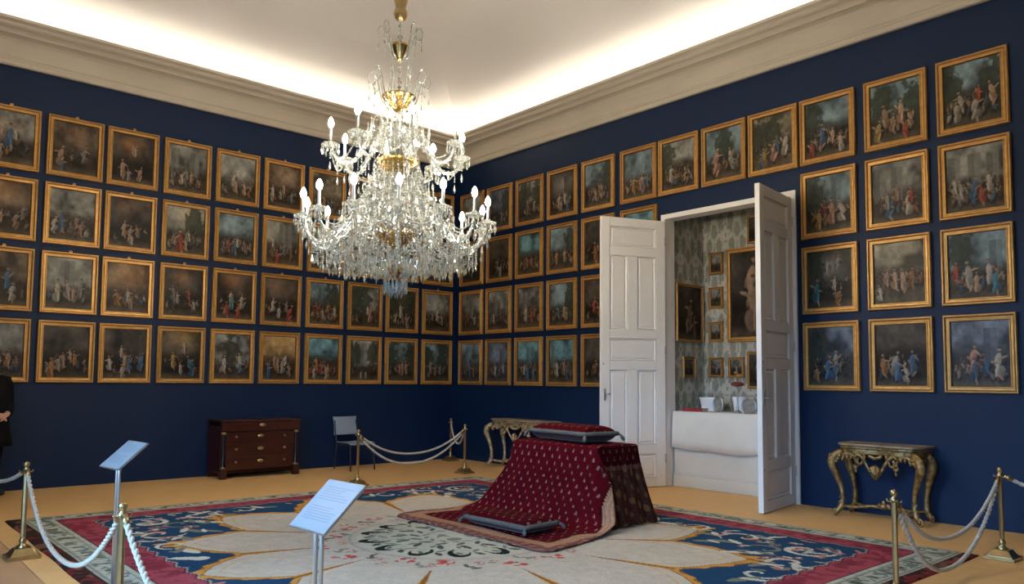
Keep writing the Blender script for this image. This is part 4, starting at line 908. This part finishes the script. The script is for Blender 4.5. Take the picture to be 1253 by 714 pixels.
# ------------------------------------------------------------------ gilt console tables
def console(loc, rz, W, Dp, Hh, label, gm):
    """local: back against y=0, front at -Dp, width along x"""
    t = thing('console_table', label, 'console table', loc, rz, 'carved gilt console tables')
    out = []
    for k in range(41):
        a = k/40; x = -W/2+W*a; q = abs(2*a-1)
        y = -Dp*(1-.10*math.cos(a*2*PI*2)*.4-.30*max(0, (q-.82)/.18)**2)
        out.append((x, y))
    out += [(W/2, 0), (-W/2, 0)]
    MB().poly(out, 'z', Hh-.030, Hh-.006).build('marble_top', M['marble'], t, bevel=.006)
    MB().poly([(x*.97, y*.95) for x, y in out], 'z', Hh-.062, Hh-.030).build('top_moulding', gm, t, bevel=.008)
    MB().poly([(x*.94, y*.90) for x, y in out], 'z', Hh-.125, Hh-.06).build('frieze', gm, t, bevel=.01)
    # cabriole legs: knee scroll, slim ankle, curled foot
    for a, fy in ((-1, -Dp*.86), (1, -Dp*.86), (-1, -.07), (1, -.07)):
        ow = 1 if fy < -.2 else .75; oy = -1 if fy < -.2 else 0
        bx = a*(W/2-.07)
        def pt(o, z): return (bx+a*o*ow, fy+oy*o*.55, z)
        prof = [pt(-.02, Hh-.10), pt(.045, Hh-.13), pt(.085, Hh-.19), pt(.088, Hh-.25), pt(.060, Hh-.33), pt(.022, Hh-.44), pt(-.004, Hh-.55), pt(-.008, .17), pt(.012, .10), pt(.045, .055), pt(.062, .03)]
        rad = [.036, .044, .052, .048, .040, .033, .028, .026, .029, .034, .026]
        lg = MB().tube(smooth_path(prof, 26)[0], np.interp(np.linspace(0, 1, 26), np.linspace(0, 1, 11), rad), 9)
        sp = spiral(0, 0, .042, -1.6, 1.1, .008, 18)
        lg.tube([(bx+a*(.055+px)*ow, fy+oy*.04, .048+pz) for px, pz in sp], .013, 6)
        lg.tube([(bx+a*(.070+px)*ow, fy+oy*.045, Hh-.20+pz) for px, pz in spiral(0, 0, .048, 1.9, 1.2, .008, 18)], .014, 6)
        for zz, o, r in ((Hh-.16, .10, .026), (Hh-.22, .115, .022), (Hh-.29, .085, .022), (Hh-.36, .05, .018), (.21, .012, .018), (.15, .025, .016)):
            lg.ball((*pt(o, zz)[:2], zz), r, (1, .8, 1.3), 7, 5)
        if oy:
            for k in range(3): lg.ball((bx+a*.02*k, fy-.05, Hh-.15-.03*k), .022, (1.2, .7, 1), 7, 5)
        lg.build('leg', gm, t)
    # pierced apron of C scrolls round a central shell
    ap = MB(); fy = -Dp*.90
    for a in (-1, 1):
        ap.tube(smooth_path([(a*(W/2-.10), fy, Hh-.16), (a*W*.40, fy, Hh-.125), (a*W*.30, fy, Hh-.115), (a*W*.24, fy, Hh-.15), (a*W*.235, fy, Hh-.20)], 22)[0], np.linspace(.022, .012, 22), 7)
        ap.tube([(a*(W*.195)+a*px, fy-.005, Hh-.165+pz) for px, pz in spiral(0, 0, .055, .4, 1.15, .012, 22)], .014, 6)
        ap.tube(smooth_path([(a*W*.20, fy, Hh-.12), (a*W*.15, fy-.01, Hh-.14), (a*W*.10, fy-.015, Hh-.20), (a*W*.06, fy-.015, Hh-.25), (0, fy-.015, Hh-.30)], 20)[0], np.linspace(.018, .012, 20), 7)
        for k, (px, pz, r) in enumerate(((.235, -.225, .022), (.215, -.205, .016), (.255, -.21, .016), (.235, -.25, .014), (.34, -.14, .02), (.29, -.14, .018), (.13, -.13, .02), (.40, -.16, .02))):
            ap.ball((a*W*px, fy-.008, Hh+pz), r, (1, .8, 1), 7, 5)
        sidex = a*(W/2-.045)
        ap.tube(smooth_path([(sidex, -Dp*.80, Hh-.14), (sidex, -Dp*.5, Hh-.12), (sidex, -.08, Hh-.15)], 12)[0], .02, 6)
        ap.ball((sidex, -Dp*.45, Hh-.15), .03, (.6, 1.3, 1), 7, 5)
    ap.tube(smooth_path([(-W*.08, fy-.01, Hh-.12), (0, fy-.02, Hh-.145), (W*.08, fy-.01, Hh-.12)], 14)[0], .016, 6)
    def low_(m):
        m.v = [np.where((v[:, 2:3] < Hh-.10)*np.array((0, 0, 1)) > 0, Hh-.10+(v-(Hh-.10))*1.4, v) for v in m.v]; return m
    low_(ap).build('apron', gm, t)
    sh = MB()
    for k in range(7):
        an = -PI/2+(k-3)*.36; L = .105-.012*abs(k-3)
        sh.tube([(0, fy-.015, Hh-.20), (L*.6*math.cos(an), fy-.03, Hh-.20+L*.6*math.sin(an)), (L*math.cos(an), fy-.02, Hh-.20+L*math.sin(an))], [.012, .018, .010], 6)
    low_(sh).build('shell', gm, t)
    # curved stretcher with carved centre
    sr = MB(); fz = .12
    for a in (-1, 1):
        sr.tube(smooth_path([(a*(W/2-.07), -Dp*.86, .12), (a*W*.33, -Dp*.72, .10), (a*W*.2, -Dp*.56, .12), (a*.05, -Dp*.5, .13)], 18)[0], np.linspace(.018, .022, 18), 7)
        sr.tube(smooth_path([(a*(W/2-.07), -.07, .12), (a*W*.33, -Dp*.25, .10), (a*W*.2, -Dp*.42, .12), (a*.05, -Dp*.5, .13)], 18)[0], np.linspace(.016, .020, 18), 7)
        for k in range(3): sr.ball((a*(.05+.045*k), -Dp*.5-.01*k, .145-.012*k), .026-.004*k, (1, 1, .9), 7, 5)
    sr.lathe([(.0001, .10), (.045, .11), (.055, .14), (.035, .165), (.02, .175), (.026, .19), (.0001, .205)], 10, (0, -Dp*.5, 0)); sr.build('stretcher', gm, t)
    return t
M['marble'] = mat('pale_marble', (.32, .25, .16), .55, noise=(9, (.20, .14, .08), .2), spec=.3)
M['marble2'] = M['marble']
console((-.03, -8.21, .001), -PI/2, .93, .46, .835, 'carved gilt console table standing to the side of the doorway by the ropes', M['carve'])
console((-.03, -2.22, .001), -PI/2, 1.42, .44, .845, 'wide carved gilt console table half hidden by the draped desk', M['carve2'])

# ------------------------------------------------------------------ crystal chandelier
HX, HY, HZ = -5.152, -5.731, 2.306
def zy(py): return (362-py)*.00789            # photo row -> height above the lowest crystal
CH_ = thing('crystal_chandelier', 'huge cut crystal chandelier with gilt bowls and lit candle bulbs', 'chandelier', (HX, HY, HZ))
cr2 = np.random.default_rng(11)
g = MB()
g.lathe([(.010, zy(330)), (.010, 6.96-HZ)], 8); g.build('rod', M['steel'], CH_)
MB().lathe([(.0001, zy(19)), (.05, zy(15)), (.075, zy(8)), (.06, zy(4)), (.045, zy(2)), (.065, zy(-8)), (.07, zy(-22)), (.04, zy(-30)), (.012, zy(-34))], 18, wob=(8, .05)).build('gilt_vase', M['brass'], CH_)
MB().lathe([(.13, 6.955-HZ), (.12, 6.90-HZ), (.05, 6.85-HZ), (.015, 6.80-HZ)], 18).build('ceiling_rose', M['brass'], CH_)
def bowl(name, py0, py1, r, m='gilt'):
    z0, z1 = zy(py1), zy(py0); h = z1-z0
    MB().lathe([(.012, z0-.01), (r*.25, z0), (r*.35, z0+h*.10), (r*.60, z0+h*.38), (r*.88, z0+h*.72), (r, z0+h*.86), (r*1.02, z0+h*.95), (r*.95, z0+h), (r*.5, z0+h*.8), (.012, z0+h*.75)], 28).build(name, M[m], CH_)
bowl('gilt_cup', 48, 68, .088); bowl('gilt_dish', 113, 132, .165); bowl('gilt_bowl', 195, 214, .215); bowl('gilt_bowl', 286, 304, .20); bowl('gilt_cup', 329, 339, .085)
MB().lathe([(.012, zy(148)), (.04, zy(145)), (.052, zy(140)), (.04, zy(135)), (.012, zy(132))], 14).build('glass_ball', M['crystal'], CH_)
for prof in ([(.02, 195), (.05, 188), (.085, 178), (.06, 168), (.045, 160), (.07, 154), (.02, 148)], [(.03, 286), (.09, 276), (.13, 262), (.10, 248), (.055, 238), (.09, 228), (.11, 220), (.04, 214)], [(.03, 329), (.06, 322), (.045, 314), (.07, 308), (.03, 304)]):
    MB().lathe([(r, zy(py)) for r, py in prof], 14, smooth=False).build('crystal_stem', M['crystal'], CH_)
for py, r in ((108, .03), (102, .022), (96, .03), (90, .02), (84, .03), (76, .022), (44, .022), (38, .03), (30, .022), (24, .025)):
    MB().lathe([(.006, zy(py+3)), (r, zy(py)), (.006, zy(py-3))], 8, smooth=False).build('stem_bead', M['crystal'], CH_)
# curled glass scrolls of the two crowns, and on the body
def crown(nn, r0, pz0, pz1, r1, ph0, drops):
    for k in range(nn):
        a = ph0+k*2*PI/nn; ca, sa = math.cos(a), math.sin(a); z0, z1 = zy(pz0), zy(pz1); h = z1-z0
        prof = smooth_path([(r0, z0), (r0+.35*(r1-r0), z0+h*.15), (r0+.55*(r1-r0), z0+h*.6), (r0+.72*(r1-r0), z0+h*.95), (r0+.95*(r1-r0), z0+h*1.0), (r1+.03, z0+h*.78), (r1, z0+h*.58), (r1-.04, z0+h*.62), (r1-.045, z0+h*.74)], 22)[0]
        sc = MB().tube([(r*ca, r*sa, z) for r, z in prof], np.linspace(.009, .006, 22), 6)
        o = sc.build('scroll', M['crystal'], CH_)
        dm = MB(); z = z0+h*.60; x, y = (r1+.01)*ca, (r1+.01)*sa
        for q in range(drops): dm.gem((x, y, z-.02*q), .009, .011)
        dm.drop((x, y, z-.02*drops), .085, .010); dm.build('pendant', M['crystal'], o)
crown(8, .05, 66, 24, .20, .2, 2); crown(10, .10, 130, 84, .28, .1, 4); crown(8, .06, 188, 138, .22, .3, 2)
def arm(a, tier):
    ca, sa = math.cos(a), math.sin(a)
    if tier == 'low':
        pr = [(.13, zy(262)), (.24, zy(250)), (.36, zy(256)), (.47, zy(276)), (.58, zy(298)), (.68, zy(306)), (.78, zy(302)), (.86, zy(290)), (.885, zy(276))]; rc, zc = .885, zy(276); rt_ = .018
    else:
        pr = [(.08, zy(182)), (.13, zy(164)), (.20, zy(156)), (.27, zy(163)), (.33, zy(182)), (.42, zy(203)), (.52, zy(206)), (.60, zy(200)), (.645, zy(186))]; rc, zc = .645, zy(186); rt_ = .017
    prof = smooth_path(pr, 34)[0]; jig = cr2.uniform(-.012, .012)
    pts = [(r*ca, r*sa, z) for r, z in prof]
    A = MB().tube(pts, rt_+.003*np.sin(np.linspace(0, 40, 34)), 7)
    o = A.build('arm', M['crystal'], CH_)
    x, y = rc*ca, rc*sa
    MB().lathe([(.012, zc-.02), (.03, zc-.012), (.07, zc+.010), (.085, zc+.028), (.080, zc+.030), (.03, zc+.012), (.018, zc+.02), (.028, zc+.045), (.020, zc+.06)], 14, (x, y, 0), smooth=False, wob=(7, .06)).build('drip_pan', M['crystal'], o)
    MB().lathe([(.014, zc+.05), (.013, zc+.17), (.016, zc+.175), (.016, zc+.185)], 9, (x, y, 0)).build('candle_tube', M['candle'], o)
    MB().lathe([(.008, zc+.185), (.020, zc+.20), (.027, zc+.222), (.022, zc+.248), (.010, zc+.272), (.001, zc+.284)], 10, (x, y, 0)).build('bulb', M['bulb'], o)
    dm = MB()
    for k in range(11):
        b = k*2*PI/11+a; px, py = x+.080*math.cos(b), y+.080*math.sin(b)
        dm.gem((px, py, zc+.012), .010, .012); dm.drop((px, py, zc+.002), .07+.02*(k % 2), .013)
    for k in range(3):  # longer pendant chain under the pan and arm dip
        q = pts[int(20+4*k)]; L = 3+int(cr2.integers(0, 3))
        for j in range(L): dm.gem((q[0], q[1], q[2]-.03-.024*j), .0105, .012)
        dm.drop((q[0], q[1], q[2]-.03-.024*L), .095, .013)
    for j in range(4): dm.gem((x, y, zc-.035-.024*j), .011, .012)
    dm.drop((x, y, zc-.035-.024*4), .10, .014)
    for j in range(24):  # beads wound along the arm
        q = pts[6+j]; dm.gem((q[0]+cr2.normal()*.006, q[1]+cr2.normal()*.006, q[2]+.022), .010)
        if j % 2: dm.gem((q[0]+.02*sa, q[1]-.02*ca, q[2]-.02), .009); dm.gem((q[0]-.02*sa, q[1]+.02*ca, q[2]-.02), .009)
    tag(dm.build('crystal_drops', M['crystal'], o), kind='stuff')
    return (x, y, zc), pts
VIEW = math.atan2(CAM.y-HY, CAM.x-HX)     # direction towards the entrance corner
lowp = [arm(VIEW+math.radians(1)+k*2*PI/14, 'low') for k in range(14)]
upp = [arm(VIEW+math.radians(10.5)+k*2*PI/8, 'up') for k in range(8)]
def garland(p, q, sag, nb_, r=.0115):
    p, q = np.array(p), np.array(q); b = MB(); t = np.linspace(0, 1, nb_)
    P = p+(q-p)*t[:, None]; P[:, 2] -= sag*4*t*(1-t)
    for k, c in enumerate(P): b.gem(c, r*(1.25 if k % 3 == 1 else .9))
    return b
def pol(r, a, z): return (r*math.cos(a), r*math.sin(a), z)
for k in range(14):
    a0 = VIEW+math.radians(1)+k*2*PI/14; a1 = a0+2*PI/14; am = (a0+a1)/2
    garland(lowp[k][0], lowp[(k+1) % 14][0], .14, 24).build('bead_garland', M['crystal'], CH_)
    garland(pol(.215, a0, zy(203)), pol(.42, a0, zy(250)), .10, 22).build('bead_garland', M['crystal'], CH_)
    garland(pol(.215, am, zy(203)), pol(.66, am, zy(288)), .16, 36).build('bead_garland', M['crystal'], CH_)
    garland(pol(.20, a0, zy(290)), pol(.62, a0, zy(306)), .13, 26).build('bead_garland', M['crystal'], CH_)
    garland(pol(.62, a0, zy(308)), pol(.62, a1, zy(308)), .09, 14).build('bead_garland', M['crystal'], CH_)
    garland(pol(.09, a0, zy(333)), pol(.46, a0, zy(316)), .06, 20).build('bead_garland', M['crystal'], CH_)
for k in range(8):
    a0 = VIEW+math.radians(10.5)+k*2*PI/8; a1 = a0+2*PI/8
    garland(upp[k][0], upp[(k+1) % 8][0], .16, 26).build('bead_garland', M['crystal'], CH_)
    garland(pol(.16, a0, zy(122)), pol(.40, a0+.2, zy(200)), .10, 34, .009).build('bead_garland', M['crystal'], CH_)
    garland(pol(.06, a0, zy(150)), pol(.22, a0+.1, zy(198)), .04, 26).build('bead_garland', M['crystal'], CH_)
# skirts of hanging prisms
def skirt(r, z, n, L, rad, m='crystal', name='prism_skirt', jit=.02, beads=2, full=None):
    b = MB()
    for k in range(n):
        a = k*2*PI/n+cr2.uniform(-.5, .5)*2*PI/n*.4; rr_ = r+cr2.uniform(-jit, jit); x, y = rr_*math.cos(a), rr_*math.sin(a); z0 = z+cr2.uniform(-jit, jit)
        for j in range(beads): b.gem((x, y, z0-.02*j), .010)
        b.drop((x, y, z0-.02*beads), L*cr2.uniform(.8, 1.1), rad)
    tag(b.build(name, M[m], CH_), kind='stuff')
skirt(.21, zy(206), 30, .12, .014); skirt(.30, zy(222), 40, .12, .013, jit=.05); skirt(.17, zy(168), 22, .10, .013, jit=.04); skirt(.14, zy(180), 22, .10, .012, jit=.05)
skirt(.42, zy(246), 46, .11, .013, jit=.05); skirt(.30, zy(262), 40, .12, .014, jit=.07); skirt(.55, zy(268), 56, .10, .013, jit=.07); skirt(.36, zy(284), 46, .10, .013, jit=.08)
skirt(.62, zy(312), 70, .11, .014, jit=.05, beads=3); skirt(.74, zy(308), 70, .10, .013, jit=.04, beads=3); skirt(.48, zy(316), 56, .11, .014, jit=.05, beads=3); skirt(.34, zy(314), 40, .12, .014, jit=.05, beads=3); skirt(.20, zy(318), 26, .10, .013, jit=.03)
skirt(.105, zy(338), 16, .17, .018, 'crystal2', jit=.006, beads=1); skirt(.06, zy(342), 9, .17, .017, 'crystal2', jit=.006, beads=1); skirt(.20, zy(330), 12, .09, .010, jit=.01, beads=2)
body = MB()       # loose bead net filling the body of the chandelier
for k in range(1700):
    tz = cr2.random(); py = 214+88*tz; rmax = .16+.55*tz**1.1; a = cr2.uniform(0, 2*PI); r = rmax*(.55+.45*cr2.random())
    body.gem(pol(r, a, zy(py)), .0135*cr2.uniform(.7, 1.3))
tag(body.build('bead_net', M['crystal'], CH_), kind='stuff')
for k in range(7):    # glass scrolls on the lower body
    a = VIEW+.3+k*2*PI/7; ca, sa = math.cos(a), math.sin(a)
    for (rs, ps) in ((.34, 252), (.17, 322)):
        sp = spiral(rs, zy(ps), .075, 2.6, 1.2, .02, 20)
        MB().tube([(r*ca, r*sa, z) for r, z in sp], .011, 6).build('scroll', M['crystal'], CH_)
# glass spires standing on the arms' hub
for k in range(8):
    a = VIEW+math.radians(33)+k*2*PI/8; MB().lathe([(.012, 0), (.02, .03), (.008, .05), (.016, .09), (.004, .2), (.0005, .26)], 7, pol(.30, a, zy(176)), smooth=False).build('spire', M['crystal'], CH_)

# ------------------------------------------------------------------ standing person
def person(loc, rz, label):
    t = thing('person', label, 'person', loc, rz)
    # one continuous body grown from a posed skeleton (faces -y)
    J = dict(pel=(0, 0, .95), sp=(0, .01, 1.12), ch=(0, .01, 1.33), nk=(0, .01, 1.53), hb=(0, -.005, 1.62), hm=(0, -.015, 1.69), ht=(0, -.005, 1.78))
    R = dict(pel=.15, sp=.135, ch=.155, nk=.055, hb=.065, hm=.085, ht=.07)
    E_ = [('pel', 'sp'), ('sp', 'ch'), ('ch', 'nk'), ('nk', 'hb'), ('hb', 'hm'), ('hm', 'ht')]
    for s, n in ((-1, 'l'), (1, 'r')):
        J.update({'sh'+n: (s*.18, .01, 1.44), 'el'+n: (s*.245, .04, 1.16), 'wr'+n: (s*.085, -.19, 1.02), 'ha'+n: (s*.035, -.215, 1.0),
                  'hi'+n: (s*.095, 0, .90), 'kn'+n: (s*.105, -.01, .49), 'an'+n: (s*.105, .02, .09), 'to'+n: (s*.115, -.13, .04)})
        R.update({'sh'+n: .07, 'el'+n: .05, 'wr'+n: .034, 'ha'+n: .034, 'hi'+n: .095, 'kn'+n: .065, 'an'+n: .048, 'to'+n: .038})
        E_ += [('ch', 'sh'+n), ('sh'+n, 'el'+n), ('el'+n, 'wr'+n), ('wr'+n, 'ha'+n), ('pel', 'hi'+n), ('hi'+n, 'kn'+n), ('kn'+n, 'an'+n), ('an'+n, 'to'+n)]
        for f in range(4):
            k1, k2 = 'f%d%s' % (f, n), 'g%d%s' % (f, n)
            J[k1] = (s*(.005-.012*f), -.235-.006*f, 1.015-.022*f); J[k2] = (-s*.035, -.235, 1.0-.020*f)
            R[k1] = R[k2] = .0095; E_ += [('ha'+n, k1), (k1, k2)]
        J['t'+n] = (s*.01, -.225, 1.04); R['t'+n] = .011; E_.append(('ha'+n, 't'+n))
    names = list(J); me = bpy.data.meshes.new('body'); me.from_pydata([J[k] for k in names], [(names.index(a), names.index(b)) for a, b in E_], [])
    o = bpy.data.objects.new('body_tmp', me); col.objects.link(o)
    sk = o.modifiers.new('skin', 'SKIN'); ss = o.modifiers.new('sub', 'SUBSURF'); ss.levels = 2; ss.render_levels = 2
    for i, k in enumerate(names):
        v = me.skin_vertices[0].data[i]; v.radius = (R[k]*(1.15 if k in ('ch', 'pel', 'sp') else 1), R[k]*(.8 if k in ('ch', 'pel', 'sp') else 1)); v.use_root = (k == 'pel')
    dg = bpy.context.evaluated_depsgraph_get(); nm = bpy.data.meshes.new_from_object(o.evaluated_get(dg)); bpy.data.objects.remove(o)
    nm.name = 'body'; nm.materials.clear(); nm.materials.append(M['skin']); nm.materials.append(M['coat']); nm.materials.append(M['shoe'])
    for p in nm.polygons:
        c = p.center; p.use_smooth = True
        p.material_index = 2 if c.z < .10 else (0 if (c.z > 1.52 or (c.y < -.175 and .9 < c.z < 1.1)) else 1)
    b = bpy.data.objects.new('body', nm); col.objects.link(b); b.parent = t
    # long open coat with sleeves
    co = MB(); rings = [(1.50, .10, .085), (1.47, .19, .115), (1.40, .225, .14), (1.25, .215, .15), (1.05, .205, .15), (.9, .225, .165), (.75, .25, .18), (.62, .275, .195)]
    n = 28; V = []
    for i, (z, rx, ry) in enumerate(rings):
        for k in range(n):
            a = k*2*PI/n; w = 1+(.03*math.sin(a*7+1) if z < 1 else 0); V.append((rx*w*math.cos(a), .005+ry*w*math.sin(a), z))
    co.add(V, [(i*n+k, i*n+(k+1) % n, (i+1)*n+(k+1) % n, (i+1)*n+k) for i in range(len(rings)-1) for k in range(n)], True)
    c_ = co.build('coat', M['coat'], t); c_.modifiers.new('solid', 'SOLIDIFY').thickness = .012
    for s in (-1, 1):
        MB().tube(smooth_path([(s*.17, .01, 1.45), (s*.225, .02, 1.36), (s*.255, .045, 1.17), (s*.20, -.07, 1.09), (s*.10, -.175, 1.03)], 18)[0], np.linspace(.082, .052, 18), 12).build('sleeve', M['coat'], t)
        MB().ball((s*.112, -.06, .045), .06, (.72, 1.95, .72), 14, 8).build('shoe', M['shoe'], t)
    # head details
    MB().ball((0, .012, 1.71), .098, (.92, 1.08, 1.12), 16, 10).build('hair', M['hair'], t).location = (0, .012, .012)
    MB().ball((0, -.105, 1.675), .014, (.8, 1.2, 1.5), 8, 6).build('nose', M['skin'], t)
    for s in (-1, 1):
        MB().ball((s*.032, -.092, 1.70), .009, (1.3, .7, .8), 8, 6).build('eye', M['black'], t)
        MB().ball((s*.084, .0, 1.685), .022, (.4, .8, 1.3), 8, 6).build('ear', M['skin'], t)
    MB().ball((0, -.092, 1.635), .018, (1.3, .5, .35), 8, 6).build('mouth', M['redleather'], t)
    return t
person((-7.66, -.46, .001), .5, 'person in long black coat standing with clasped hands by the blue wall')
